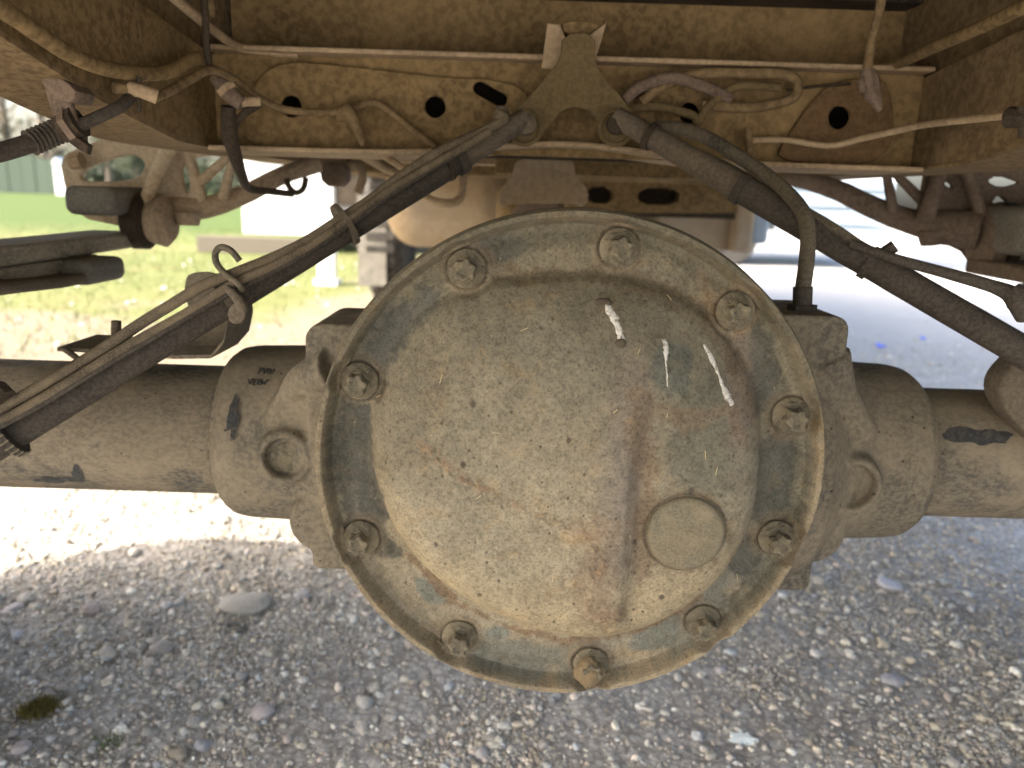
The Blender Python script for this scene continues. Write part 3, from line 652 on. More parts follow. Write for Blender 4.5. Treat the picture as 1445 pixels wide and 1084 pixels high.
# cast housing behind the cover: joined volumes melted together by a voxel remesh
ZT = .524; YT = .80; hb = MB()
hb.lathe((CX, .634, CZ), (0, 1, 0), [(0, .207), (.016, .209), (.03, .200), (.06, .188), (.16, .175), (.24, .15), (.28, .10)], 72)
xl = lambda px, y=YT: U(px, 605, y).x
xr = lambda px, y=YT: U(px, 640, y).x
X0 = xl(324, .78); hb.lathe((X0, YT, ZT), (1, 0, 0), [(0, .074), (.003, .084), (.012, .0905), (.025, .093), (.085, .095), (.11, .105), (.15, .14), (.2, .16)], 64)
X1 = xr(1283, .78); hb.lathe((X1, YT, ZT), (-1, 0, 0), [(0, .074), (.003, .085), (.012, .0915), (.025, .094), (.07, .096), (.10, .108), (.13, .14), (.2, .16)], 64)
def hbox(x0, x1, z0, z1, y0, y1): hb.box((x0, y0, z0), (x1, y1, z1))
def pill(x0, x1, z0, z1, y0, y1, q=.012):
    pts = slot_box(x0, x1, z0, z1, q); n = len(pts); vs = [(a, y, b) for y in (y0, y1) for a, b in pts]
    hb.add(vs, [tuple(range(n)), tuple(range(2*n-1, n-1, -1))]+[(i, i+n, (i+1) % n+n, (i+1) % n) for i in range(n)])
def slot_box(x0, x1, z0, z1, q, m_=6):
    o_ = []
    for cx, cz, a0 in ((x1-q, z1-q, 0), (x0+q, z1-q, 90), (x0+q, z0+q, 180), (x1-q, z0+q, 270)):
        o_ += [(cx+q*math.cos(rad(a0+90*k/m_)), cz+q*math.sin(rad(a0+90*k/m_))) for k in range(m_+1)]
    return o_
p0, p1 = U(433, 454, .70), U(500, 560, .70); pill(p0.x, p0.x+.16, p1.z-.06, p0.z, .69, .80, .016)
p0, p1 = U(437, 700, .70), U(470, 804, .70); pill(p0.x, p0.x+.10, p1.z, p0.z+.05, .70, .78, .008)
p0, p1 = U(1192, 450, .70), U(1150, 640, .70); pill(p0.x-.14, p0.x, p1.z, p0.z+.004, .685, .80, .014)
p0, p1 = U(1150, 770, .70), U(1110, 834, .70); pill(p0.x-.12, p0.x, p1.z, p0.z+.06, .70, .78, .008)
# webs running from the neck to the round body
def dish(c, ry_, k): hb.lathe((c.x, .78, c.z), (0, -1, 0), [(0, ry_), (.78-c.y-.012, ry_*.97), (.78-c.y-.004, ry_*.9), (.78-c.y, ry_*.7), (.78-c.y, .0001)], 40)
dish(U(452, 620, .705), .062, 0); dish(U(1146, 640, .71), .055, 0); dish(U(452, 740, .70), .035, 0); dish(U(1150, 755, .70), .035, 0)
hb.tube([U(1215, 615, .715), U(1180, 560, .71), U(1165, 500, .70)], [.018, .02, .022], 16)
hb.tube([U(405, 560, .718), U(430, 535, .705), U(470, 520, .69)], [.010, .016, .02], 16)
for (a, b, r_) in ((401, 648, 32), (1200, 683, 34)):
    c = U(a, b, .694); s = .70/F*1.03; yb_ = .742 if a < 800 else .733
    hb.lathe((c.x, yb_, c.z), (0, -1, 0), [(0, (r_+16)*s), (.036, (r_+13)*s), (.046, (r_+8)*s), (.049, (r_+3)*s), (.048, (r_-1)*s), (.044, (r_-3)*s), (.036, (r_-4)*s), (.035, .0001)], 40)
ho = link('axle_housing', hb.mesh(), M_axle, axle, smooth=False)
rm = ho.modifiers.new('r', 'REMESH'); rm.mode = 'VOXEL'; rm.voxel_size = .0022; rm.use_smooth_shade = True
sm = ho.modifiers.new('s', 'SMOOTH'); sm.factor = .5; sm.iterations = 5
mb = MB(); mb.lathe((-1.1, YT, ZT), (1, 0, 0), [(0, .069), (1.1+X0+.03, .0695)], 64); link('axle_tube', mb.mesh(), M_tube, axle)
mb = MB(); mb.lathe((1.2, YT, ZT), (-1, 0, 0), [(0, .069), (1.2-X1+.03, .0695)], 64); link('axle_tube', mb.mesh(), M_tube, axle)
for xw, sg in ((X0, -1), (X1, 1)):
    mb = MB(); pts = [(xw+sg*(.001+.0008*math.sin(k*2.3)), YT+(.0705+.0009*math.sin(k*3.1))*math.cos(k*2*math.pi/60), ZT+(.0705+.0009*math.sin(k*3.1))*math.sin(k*2*math.pi/60)) for k in range(61)]
    mb.tube(pts, [.0036+.0007*math.sin(k*1.9) for k in range(61)], 8, 2); link('weld_bead', mb.mesh(), M_axle, axle)
# weld-like recessed boss plugs
for (a, b) in ((403, 648), (1199, 684)):
    c = U(a, b, .70); mb = MB(); mb.lathe((c.x, .712 if a < 800 else .703, c.z), (0, -1, 0), [(0, .0165), (.004, .0165), (.0075, .0155), (.0085, .012), (.0085, .0001)], 36); link('boss_plug', mb.mesh(), M_cover_hw, axle)
# bracket on the left tube
o = [(84, 489), (150, 492), (262, 492), (296, 492), (316, 478), (322, 455), (320, 440), (300, 448), (290, 465), (275, 487), (262, 500), (262, 505), (100, 505)]
mb = MB()
pl = []
for (a, b) in [(84, 489), (110, 490), (250, 500), (300, 499), (318, 478), (324, 448), (318, 420)]: pl.append(U(a, b, .755))
vs = []
for k, p in enumerate(pl):
    for dy in (-.035, .04): vs.append((p.x, .785+dy, p.z)); vs.append((p.x, .785+dy, p.z-.004))
fs = []
for k in range(len(pl)-1):
    a = k*4; b = a+4; fs += [(a, b, b+2, a+2), (a+1, a+3, b+3, b+1), (a, a+1, b+1, b), (a+2, b+2, b+3, a+3)]
fs += [(0, 2, 3, 1), (b, b+1, b+3, b+2)]
mb.add(vs, fs); link('tube_bracket', mb.mesh(), M_axle, axle, mods='bevel')
tabm = plateXZ([(262, 392), (275, 386), (300, 386), (330, 400), (340, 440), (325, 480), (306, 494), (262, 500), (240, 500), (285, 478), (292, 462), (285, 440), (262, 430)], .80, .005, rounded=2)
link('bracket_tab', tabm, M_axle, axle)
tb('stud', [(164, 500, .77), (164, 453, .77)], .0048, M_rodl, axle, smooth=0)
tb('bracket_pin', [(90, 492, .75), (118, 512, .74)], .003, M_rodl, axle, smooth=0)
# bracket wrapped on the right tube where the rod lands
br = MB(); c = U(1450, 590, .74); br.obox(c, (.018, 0, 0), (0, .05, 0), (0, 0, .035)); br.tube([U(1415, 545, .72), U(1445, 520, .71), U(1475, 515, .71)], .012, 12)
link('rod_bracket', plateXZ([(1412, 548), (1440, 512), (1480, 490), (1540, 490), (1540, 640), (1490, 640), (1432, 590)], .71, .03, rounded=2, bevel=.004), M_rodl, axle)
# dark bare-metal scrape marks with their own thin skin of paint
def scrape(px, py, w_, h_, Yc, label=None):
    vs = []; n = 44; cen = U(px, py, Yc); r_ = .0697 if (px < 300 or px > 1300) else .0955
    pts = []
    for k in range(n):
        a = 2*math.pi*k/n; q = .5+.75*vnoise([[math.cos(a)*2.2+px, math.sin(a)*2.2, 3]], 5)[0]+.12*random.random(); p = U(px+w_*math.cos(a)*q, py+h_*math.sin(a)*q, Yc); dz = p.z-ZT
        pts.append((p.x, YT-math.sqrt(max(r_*r_-dz*dz, 1e-6))-.0005, p.z))
    dz = cen.z-ZT; c0 = (cen.x, YT-math.sqrt(max(r_*r_-dz*dz, 1e-6))-.0012, cen.z)
    mb = MB(); mb.add([c0]+pts, [(0, i+1, (i+1) % n+1) for i in range(n)]); link('bare_paint_patch', mb.mesh(), M_scr, axle)
M_scr = dirty('bare_dark_paint', (.03, .037, .05), (.13, .12, .10), (.07, .075, .08), .5, 150, .15, .4, .9)
scrape(1388, 619, 50, 12, .735); scrape(82, 677, 34, 6, .745); scrape(115, 664, 8, 13, .745)
scrape(336, 585, 7, 26, .725); scrape(352, 620, 0, 0, .72) if False else None
scrape(332, 600, 6, 36, .712) if False else None

# faint finger-written scrawl on the collar
def scrawl(strokes):
    mb = MB()
    for st in strokes:
        q = []
        for (a, b) in st:
            p = U(a, b, .722); dz = p.z-ZT; q.append((p.x, YT-math.sqrt(.0948**2-dz*dz)-.0004, p.z))
        mb.tube(q, .0007, 5, 3)
    link('scrawled_writing', mb.mesh(), M_scr, axle, smooth=False)
scrawl([[(353, 535), (354, 528)], [(354, 529), (358, 529), (357, 532), (354, 532)], [(360, 529), (362, 535), (364, 529)], [(365, 532), (369, 531), (367, 529), (365, 533), (369, 535)], [(370, 531), (371, 535), (374, 534), (374, 530)],
        [(343, 541), (346, 546), (348, 540)], [(351, 541), (351, 547), (355, 547)], [(351, 541), (355, 541)], [(351, 544), (354, 544)], [(357, 544), (361, 543), (359, 541), (357, 546), (361, 547)], [(362, 543), (363, 547), (365, 544), (367, 547), (369, 542), (372, 542)]])
ear = []
for (a, b) in [(402, 568), (404, 556), (412, 546), (424, 538), (438, 530), (446, 534), (450, 545), (440, 552), (428, 556), (414, 560), (407, 566)]: p = U(a, b, .69); ear.append((p.x, p.z))
# breather fitting on the housing and its hose
tb('hose_fitting', [(1131, 442, .72), (1132, 430, .72)], [.0135, .0135], M_rod, axle, smooth=0, n=6)
tb('hose_nipple', [(1132, 434, .72), (1133, 405, .72)], .0088, M_rod, axle, smooth=0)
hose = tb('breather_hose', [(925, 180, .90), (960, 182, .89), (1000, 196, .87), (1050, 226, .84), (1100, 262, .80), (1132, 298, .765), (1140, 330, .745), (1138, 370, .73), (1134, 400, .722), (1132, 418, .72)], .0073, M_hose, smooth=8)
tag(hose, 'thick dusty rubber hose curving down into the fitting on the axle housing', 'hose')
hs2 = tb('rubber_hose', [(905, 172, .91), (930, 195, .89), (975, 214, .87), (1030, 238, .85), (1070, 262, .83), (1120, 290, .80), (1170, 318, .775), (1230, 358, .75)], .0050, M_hose, smooth=8)
tag(hs2, 'thinner dusty hose lying along the top of the right stay rod', 'hose')
cb = tb('sensor_cable', [(1200, 344, .755), (1265, 366, .735), (1330, 384, .725), (1400, 404, .71), (1432, 418, .705), (1470, 440, .70)], [.0045, .0048, .0052, .006, .0085, .009], M_rod, smooth=8)
tag(cb, 'dark cable leaving the right stay rod towards the right edge', 'cable')
tb('cable_boot', [(1425, 410, .705), (1440, 425, .70), (1448, 450, .70)], [.009, .012, .008], M_rod, cb)

# ------------------------------------------------------------------ stay rods
def rodpt(px, A_, B_):
    t_ = (px-A_[0])/(B_[0]-A_[0]); return (px, A_[1]+(B_[1]-A_[1])*t_, 1/((1-t_)/A_[2]+t_/B_[2]))
LA, LB = (742, 166, .885), (-40, 648, .645); RA, RB = (872, 166, .885), (1500, 529, .69)
rodl = thing('stay_rod', 'dark stay rod slanting down to the left with cables strapped along it', 'rod', U(*rodpt(0, LA, LB)), 'diagonal stay rods from frame to axle')
rp = lambda px: rodpt(px, LA, LB); rr_ = lambda px: rodpt(px, RA, RB)
tb('rod_tube', [rp(650), rp(430), rp(200), rp(-40)], .0146, M_rod, rodl, n=28, smooth=0)
tb('rod_shank', [rp(740), rp(700), rp(645)], [.0105, .0125, .0135], M_rodl, rodl, n=24, smooth=0)
tb('rod_collar', [rp(652), rp(641)], .0168, M_rod, rodl, n=28, smooth=0)
mb = MB(); p = U(742, 175, .89); mb.lathe((p.x, .875, p.z), (0, 1, 0), [(0, .006), (.004, .0115), (.03, .0115), (.033, .009)], 28); link('rod_eye', mb.mesh(), M_rodl, rodl)
rodr = thing('stay_rod', 'bare dark stay rod slanting down to the right behind the breather hose', 'rod', U(*rr_(1445)), 'diagonal stay rods from frame to axle')
tb('rod_tube', [rr_(1048), rr_(1250), rr_(1500)], .0146, M_rod, rodr, n=28, smooth=0)
tb('rod_shank', [rr_(870), rr_(905), rr_(1042)], [.0105, .0115, .0142], M_rodl, rodr, n=24, smooth=0)
tb('rod_collar', [rr_(1040), rr_(1050)], .0166, M_rod, rodr, n=28, smooth=0)
tb('rod_clamp', [rr_(1222), rr_(1232)], .0170, M_rod, rodr, n=28, smooth=0)
tb('clamp_knob', [(1240, 362, .75), (1263, 347, .745)], [.006, .0065], M_rod, rodr, smooth=0, n=8)
tb('rod_clamp', [rr_(914), rr_(922)], .0150, M_dark, rodr, n=24, smooth=0)
mb = MB(); p = U(872, 174, .89); mb.lathe((p.x, .875, p.z), (0, 1, 0), [(0, .006), (.004, .0115), (.03, .0115), (.033, .009)], 28); link('rod_eye', mb.mesh(), M_dark, rodr)
def ry(px, d=.02): return rp(px)[2]-d
CAB = [([(700, 160), (712, 168), (680, 186), (620, 214), (560, 253), (520, 284), (486, 306), (430, 342), (380, 366), (330, 386), (285, 404), (242, 430), (201, 455), (138, 497), (69, 538), (21, 566), (-30, 596)], .0052, 'thickest dusty cable on top of the left stay rod', .014),
       ([(690, 186), (620, 228), (560, 262), (495, 308), (440, 346), (390, 374), (345, 394), (318, 408), (270, 438), (215, 469), (173, 493), (104, 535), (35, 577), (-30, 610)], .0046, 'middle dusty cable strapped along the left stay rod', .02),
       ([(640, 220), (560, 270), (500, 313), (440, 354), (380, 386), (325, 414), (262, 449), (200, 486), (140, 521), (60, 570), (0, 602), (-40, 624)], .0026, 'thinnest dark cable lying between the two thicker ones on the left rod', .022)]
for pts, r_, lab, dd in CAB:
    o = tb('brake_cable', [(a, b, ry(a, dd)) for a, b in pts], r_, M_cable if r_ > .004 else M_rod, smooth=6, n=14); tag(o, lab, 'cable', 'cables strapped to the left stay rod')
def ring(name, px, R_, w_, mat, parent=None, tilt=0):
    a, b = Vector(U(*rp(px-w_))), Vector(U(*rp(px+w_))); mb = MB(); m_ = (a+b)/2; d = (b-a); L_ = d.length
    mb.lathe(a+Vector((0, -.003, .004)), d, [(0, R_-.001), (0, R_), (L_, R_), (L_, R_-.001)], 32); return link(name, mb.mesh(), mat, parent)
o = tag(ring('cable_tie', 488, .0225, 3.2, M_rodl), 'grey cable tie round the left stay rod at its upper third', 'cable tie')
tb('tie_tail', [(478, 300, .80), (484, 305, .79), (500, 318, .785)], .0028, M_rodl, o)
o = tag(ring('cable_tie', 627, .0195, 2.0, M_dark), 'dark thin cable tie near the top of the left stay rod', 'cable tie')
tb('tie_head', [(614, 213, .86), (624, 217, .86)], .0055, M_rodl, o, smooth=0)
o = tag(ring('hose_clamp', 14, .0245, 5, M_rod), 'ribbed band clamp round the rod at the left edge of the photo', 'clamp')
for k in range(14):
    a_ = -1.9+k*.26; ax_ = (Vector(U(*rp(6)))-Vector(U(*rp(22)))).normalized(); u_ = Vector((0, -1, 0)); u_ = (u_-ax_*u_.dot(ax_)).normalized(); v_ = ax_.cross(u_)
    c_ = Vector(U(*rp(14)))+Vector((0, -.003, .004)); q = c_+(u_*math.cos(a_)+v_*math.sin(a_))*.0247
    mb = MB(); mb.tube([q-ax_*.004, q+ax_*.004], .0011, 6, 0); link('clamp_rib', mb.mesh(), M_cover_hw, o)
tb('clamp_screw', [(-4, 548, .645), (10, 562, .64)], .008, M_dark, o, smooth=0, n=10)
hk = thing('wire_hook', 'bent wire hook with open curl holding cables to the left rod', 'hook', U(330, 410, .72))
tb('hook_wire', [(338, 368, .725), (326, 354, .725), (312, 349, .725), (304, 358, .725), (307, 374, .722), (322, 390, .715), (336, 400, .71), (342, 410, .715)], .0031, M_hose, hk, n=12)
tb('hook_clamp', [(320, 406, .715), (336, 422, .705), (343, 438, .71), (338, 452, .725)], [.0035, .005, .005, .004], M_rodl, hk, n=10)
o = tag(ring('rod_clip', 322, .0185, 6, M_rodl), 'folded metal clip clamped round the left rod beside the wire hook', 'clip')
link('clip_tab', plateXZ([(322, 440), (332, 428), (346, 432), (342, 454), (326, 456)], .705, .012, rounded=1), M_rodl, o)

# ------------------------------------------------------------------ chassis frame
frame = thing('chassis_frame', 'mud stained brown truck chassis with rails and drilled crossmembers overhead', 'chassis', (.055, .95, .829))
ZR = .829; XL, XR = -.362, .470
def web(X, y0, y1, z0, z1, holes, th, mat, name='frame_rail'):
    low_ = [(y0, z0+zb_(y0)), *[(v, z0+zb_(v)) for v in np.linspace(.3, .9, 13) if v > y0+.01], (y1, z0)]
    me = plate_mesh([*low_, (y1, z1), (y0, z1+(zb_(y0) if z1 < 1 else 0))], holes, th, MYZ(X), bevel=.001); return link(name, me, mat, frame, angle=30)
zb_ = lambda y: float(np.interp(y, [-.8, .42, .60, .72, .86], [.16, .085, .046, .02, 0]))
lh = [ell(.63, 1.005, .016, .016), ell(.585, 1.01, .018, .02)]
def rail_low(x0, x1):
    ysr = [-.8, *np.linspace(.3, .9, 13), 1.2, 5.9]; vs = []; n = len(ysr)
    for y in ysr: z = ZR+zb_(y); vs += [(x0, y, z-.004), (x1, y, z-.004), (x1, y, z+.002), (x0, y, z+.002)]
    fs = [(0, 1, 2, 3), ((n-1)*4+3, (n-1)*4+2, (n-1)*4+1, (n-1)*4)]
    for k in range(n-1):
        a = k*4; b = a+4; fs += [(a+i, b+i, b+(i+1) % 4, a+(i+1) % 4) for i in range(4)]
    mb = MB(); mb.add(vs, fs); link('rail_flange', mb.mesh(), M_frame2, frame)
def railhole(px, py, X, rw=.012):
    d = _F + _R*((px-722.5)/F) - _U*((py-542.0)/F); t_ = X/d[0]; return ell(d[1]*t_, H+d[2]*t_, rw, rw*1.05)
web(XL-.012, -.8, 5.9, ZR+.002, 1.08, [railhole(183, 30, XL-.01, .011), railhole(110, 5, XL-.01, .009), railhole(298, 12, XL-.01, .011)], .006, M_frame2)
web(XL-.003, .45, 1.2, ZR, ZR+.075, [], .006, M_frame, 'rail_doubler')
rail_low(XL-.085, XL+.0)
web(XR+.012, -.8, 5.9, ZR+.002, 1.08, [], .006, M_frame2)
web(XR+.003, .45, 1.2, ZR, ZR+.075, [], .006, M_frame2, 'rail_doubler')
rail_low(XR, XR+.085)
mb = MB(); mb.box((XL-.085, -.8, 1.078), (XL, 5.9, 1.084)); link('top_flange', mb.mesh(), M_frame2, frame)
mb = MB(); mb.box((XR, -.8, 1.078), (XR+.085, 5.9, 1.084)); link('top_flange', mb.mesh(), M_frame2, frame)
# outboard bracket under the left rail (dark underside piece)
# lower crossmember: box of a drilled face, added backing, flanges
YB = .965; zt = U(800, 92, YB).z
holes = [HC(411, 150, 15, YB), HC(614, 151, 15, YB), HC(972, 160, 14, YB), HC(1184, 166, 16, YB)]
p = U(692, 133, YB); holes.append(slot(p.x, p.z, .045, .017, rad(-26)))
p = U(910, 125, YB); holes.append(slot(p.x, p.z, .042, .012, rad(30)))
face = plate_mesh([(XL, ZR), (XR, ZR), (XR, zt), (XL, zt)], holes, .006, MXZ(YB), bevel=.001)
link('crossmember_face', face, M_frame, frame, angle=30)
mb = MB(); mb.box((XL, 1.06, ZR), (XR, 1.066, zt)); link('crossmember_hole_backing', mb.mesh(), M_dark, frame)  # unseen dark plate added to keep the holes dark
mb = MB(); mb.box((XL, .935, zt+.0005), (XR, 1.075, zt+.0065)); link('crossmember_top_flange', mb.mesh(), M_light, frame, mods='bevel')
# lower flange bulging toward the viewer, arched in the middle
def flange_strip(name, f_top, y0, y1, th, mat, n=60):
    vs = []
    for k in range(n+1):
        X = XL+.001+(XR-XL-.002)*k/n; zz = f_top(X); vs += [(X, y0, zz), (X, y1, zz), (X, y1, zz-th), (X, y0, zz-th)]
    fs = [(0, 1, 2, 3), (n*4, n*4+3, n*4+2, n*4+1)]
    for k in range(n):
        a = k*4; b = a+4; fs += [(a, b, b+1, a+1), (a+1, b+1, b+2, a+2), (a+2, b+2, b+3, a+3), (a+3, b+3, b, a)]
    mb = MB(); mb.add(vs, fs); return link(name, mb.mesh(), mat, frame, mods='bevel')
arch = lambda X: ZR-.001+.016*math.exp(-((X-.055)/.13)**2)
flange_strip('crossmember_lip', arch, .925, 1.065, .006, M_light)
# gusset plates on the face
gl = [(345, 209), (348, 150), (366, 108), (402, 88), (470, 93), (640, 113), (690, 112), (745, 128), (738, 165), (700, 208), (640, 215), (470, 212)]
link('gusset_plate', plateXZ(gl, YB-.012, .006, holes=[HC(411, 150, 15, YB-.012), HC(614, 151, 15, YB-.012), slot(U(692, 133, YB-.01).x, U(692, 133, YB-.01).z, .046, .018, rad(-26))], rounded=2), M_frame, frame)
gr = [(1096, 228), (1108, 200), (1150, 140), (1176, 118), (1210, 112), (1258, 112), (1262, 236)]
M_gus = dirty('reddish_gusset', (.10, .062, .03), (.23, .15, .075), (.16, .10, .05), .6, 6, .25, .2, .3)
link('gusset_plate', plateXZ(gr, YB-.012, .006, holes=[HC(1184, 166, 16, YB-.012)], rounded=2), M_gus, frame)
# upper crossmember
za, zb = zt+.007, zt+.084
mb = MB(); mb.box((XL, 1.03, za), (XR, 1.036, zb)); link('upper_crossmember', mb.mesh(), M_frame, frame)
mb = MB(); mb.box((XL, .99, zb+.0005), (XR, 1.08, zb+.0065)); link('upper_flange', mb.mesh(), M_dark, frame)
mb = MB(); mb.box((XL+.02, .80, zb+.010), (XR-.05, .96, zb+.034)); link('bed_bearer', mb.mesh(), M_dark, frame)
# V bracket
V_ = [(796, 48), (838, 48), (838, 88), (850, 108), (876, 138), (896, 166), (900, 184), (886, 197), (864, 197), (850, 180), (838, 158), (822, 150), (804, 150), (788, 158), (774, 178), (758, 196), (728, 199), (712, 186), (720, 164), (748, 138), (774, 106), (792, 86)]
link('stay_bracket', plateXZ(V_, .905, .010, rounded=1), M_brk, frame)
mb = MB(); a, b = U(779, 36, .93), U(771, 90, .93)
link('bracket_side', plateXZ([(774, 35), (789, 36), (796, 52), (793, 80), (780, 96), (766, 94)], .925, .008, rounded=0), M_light, frame)
link('bracket_side', plateXZ([(834, 50), (853, 36), (846, 60), (838, 84)], .925, .008, rounded=0), M_light, frame)
link('bracket_top', plateXZ([(795, 30), (850, 34), (845, 50), (797, 48)], .93, .03, rounded=1), M_frame, frame)
for (a, b) in ((740, 180), (870, 180)):
    p = U(a, b, .90); mb = MB(); mb.lathe((p.x, .9045, p.z), (0, -1, 0), [(0, .0205), (.002, .0205), (.003, .019), (.003, .0165), (.001, .0155), (.001, .0001)], 36); link('bracket_bush', mb.mesh(), M_brk, frame)
# pieces seen through and below the bracket
tb('brake_pipe', [(786, 160, 1.0), (825, 158, 1.0)], .0035, M_light, frame, smooth=0)
tb('brake_pipe', [(800, 174, .99), (826, 165, .99)], .003, M_light, frame, smooth=0)
tb('pipe_union', [(832, 172, .99), (842, 178, .99)], .007, M_light, frame, smooth=0)
# forward crossmember and the hanging trapezoid mounting
mb = MB(); mb.box((U(455, 240, 1.75).x, 1.72, U(700, 250, 1.75).z), (XR-.05, 1.78, .90)); link('forward_crossmember', mb.mesh(), M_frame, frame, mods='bevel')
link('mounting_bracket', plateXZ([(732, 222), (806, 222), (812, 250), (830, 270), (826, 292), (810, 286), (722, 286), (706, 292), (704, 272), (722, 250)], 1.25, .05, rounded=1), M_light if False else M_tank, frame)
mb = MB(); mb.box((U(700, 230, 1.5).x, 1.45, U(700, 246, 1.5).z), (U(1010, 230, 1.5).x, 1.52, U(800, 222, 1.5).z)); link('centre_crossmember', mb.mesh(), M_frame, frame, mods='bevel')
mb = MB(); mb.box((U(560, 230, 1.6).x, 1.55, U(640, 232, 1.6).z), (U(720, 230, 1.6).x, 1.62, U(640, 218, 1.6).z)); link('tie_plate', mb.mesh(), M_light, frame)
link('slotted_crossmember', plateXZ([(800, 254), (1040, 258), (1040, 300), (800, 300)], 1.95, .06, rounded=0,
     holes=[HP([(828, 262), (866, 262), (866, 288), (828, 288)], 1.95, 1), HP([(900, 264), (960, 264), (960, 290), (900, 290)], 1.95, 1)]), M_frame, frame)
mb = MB(); mb.box((U(800, 250, 2.05).x, 2.03, U(800, 302, 2.05).z), (U(1040, 250, 2.05).x, 2.04, U(900, 250, 2.05).z)); link('slotted_back', mb.mesh(), M_dark, frame)
link('hanging_lug', plateXZ([(936, 230), (962, 224), (990, 244), (985, 282), (960, 280), (945, 262)], 1.3, .02, rounded=1), M_frame, frame) if False else None
tb('loop_pipe', [(560, 250, 1.5), (600, 278, 1.45), (632, 287, 1.4), (650, 278, 1.4), (653, 250, 1.4), (650, 225, 1.4)], .0072, M_light, frame)
tb('loop_pipe', [(480, 250, 1.4), (500, 232, 1.4), (512, 250, 1.4), (504, 272, 1.4)], .008, M_tank, frame)
tb('frame_pipe', [(505, 215, 1.2), (540, 235, 1.2), (575, 250, 1.15), (600, 262, 1.1)], .007, M_light, frame)
tb('frame_pipe', [(520, 205, 1.0), (550, 225, .98), (572, 240, .96)], .0045, M_light, frame)
link('mounting_block', plateXZ([(450, 230), (486, 230), (484, 262), (456, 262)], 1.3, .05, rounded=1), M_castr, frame)

# cargo bed and body above
bed = thing('cargo_body', 'tall box body of the truck seen only as its olive underside overhead', 'truck body', (.055, 2.0, zb+.04))
mb = MB(); n_ = 9
for k in range(n_):
    x0 = -1.15+k*(2.41/n_); mbk = MB(); mbk.box((x0, -.9, 1.092), (x0+2.41/n_-.006, 4.9, 1.115)); link('floor_plank', mbk.mesh(), M_bed, bed)
mb = MB(); mb.box((-1.2, -.9, 1.1185), (1.31, 4.9, 1.15)); link('floor_skin', mb.mesh(), M_bed, bed)
mb = MB(); mb.box((-1.2, -.9, 1.15), (-1.17, 4.9, 3.3)); mb.box((1.28, -.9, 1.15), (1.31, 4.9, 3.3)); mb.box((-1.17, -.9, 1.15), (1.28, -.87, 3.3)); mb.box((-1.17, 4.87, 1.15), (1.28, 4.9, 3.3)); mb.box((-1.2, -.9, 3.301), (1.31, 4.9, 3.34))
link('body_shell', mb.mesh(), M_bed, bed, smooth=False)
for yb in (1.6, 2.6, 3.6, 4.6):
    mb = MB(); mb.box((-1.15, yb, 1.02), (XL-.09, yb+.06, 1.09)); link('bed_outrigger', mb.mesh(), M_bed, bed)
    mb = MB(); mb.box((XR+.09, yb, 1.02), (1.25, yb+.06, 1.09)); link('bed_outrigger', mb.mesh(), M_bed, bed)
cab = thing('truck_cab', 'underside of the truck cab at the front end of the chassis', 'cab', (.055, 5.8, .9))
mb = MB(); mb.box((-1.15, 5.0, 1.0), (1.26, 6.6, 3.0)); link('cab_shell', mb.mesh(), M_bed, cab, mods='bevel')

# ------------------------------------------------------------------ pipes and cables along the frame
def rl(px, off=0.0): return min(1.6, abs((XL+.012+off)/((px-722.5)/F)))*1.0
def rpipe(name, pts, r_, mat, lab, cat='pipe', grp=None, **k):
    o = tb(name, pts, r_, mat, **k); return tag(o, lab, cat, grp)
G1 = 'pipes and cables clipped along the chassis'
rpipe('air_pipe', [(-30, -8, .50), (20, 24, .545), (60, 52, .58), (105, 80, .62), (150, 97, .665), (200, 104, .72), (240, 101, .77), (262, 88, .80), (280, 82, .83), (292, 84, .86)], .0062, M_frame, 'thickest air pipe sweeping down along the left frame rail', 'pipe', G1)
rpipe('brake_pipe', [(214, 139, .72), (240, 128, .75), (272, 110, .79), (298, 99, .82), (330, 112, .86), (365, 138, .90), (400, 154, .92), (450, 159, .93), (492, 156, .93), (520, 146, .94), (542, 152, .94), (580, 182, .94), (622, 214, .94), (640, 232, .96)], .0042, M_frame2, 'thin bent brake pipe running from the left rail across the drilled crossmember', 'pipe', G1)
rpipe('vent_pipe', [(238, -10, .72), (268, 16, .78), (292, 36, .84), (325, 60, .91), (350, 70, .945), (420, 76, .955)], .0048, M_light, 'pale pipe coming down from the top left into the crossmember flange', 'pipe', G1)
rpipe('drop_wire', [(286, -10, .80), (290, 30, .81), (292, 70, .82), (296, 98, .825)], .0034, M_dark, 'dark upright wire in front of the left frame rail', 'wire', G1)
rpipe('drop_hose', [(322, 150, .86), (324, 190, .87), (332, 220, .90), (342, 250, .95), (352, 266, 1.0), (380, 270, 1.05), (412, 274, 1.1)], [.0075, .0085, .0075, .006, .005, .0045, .0045], M_dark, 'dark hose dropping behind the left rail to the hanger arm', 'hose', G1)
rpipe('branch_pipe', [(366, 148, .88), (345, 160, .87), (332, 176, .87), (330, 195, .88)], .004, M_dark, 'short branch pipe between the fitting and the dropping hose', 'pipe', G1)
fit = thing('pipe_fitting', 'brass coloured pipe fitting with nut in front of the left crossmember end', 'fitting', U(325, 130, .86))
tb('fitting_body', [(302, 108, .86), (316, 122, .86), (330, 138, .86), (342, 148, .86)], [.006, .0085, .0095, .007], M_castr, fit, smooth=0, n=12)
tb('fitting_nut', [(318, 123, .86), (324, 131, .86)], .0115, M_light, fit, smooth=0, n=6)
tb('fitting_stub', [(340, 144, .86), (366, 143, .87)], .005, M_light, fit, smooth=0)
clip = thing('cable_clip', 'small crossed metal clip holding pipes on the left rail', 'clip', U(200, 128, .70))
tb('clip_bar', [(183, 125, .70), (200, 129, .70), (222, 137, .705)], .006, M_light, clip, smooth=0)
tb('clip_pin', [(196, 108, .70), (196, 158, .70)], [.0022, .0018], M_dark, clip, smooth=0)
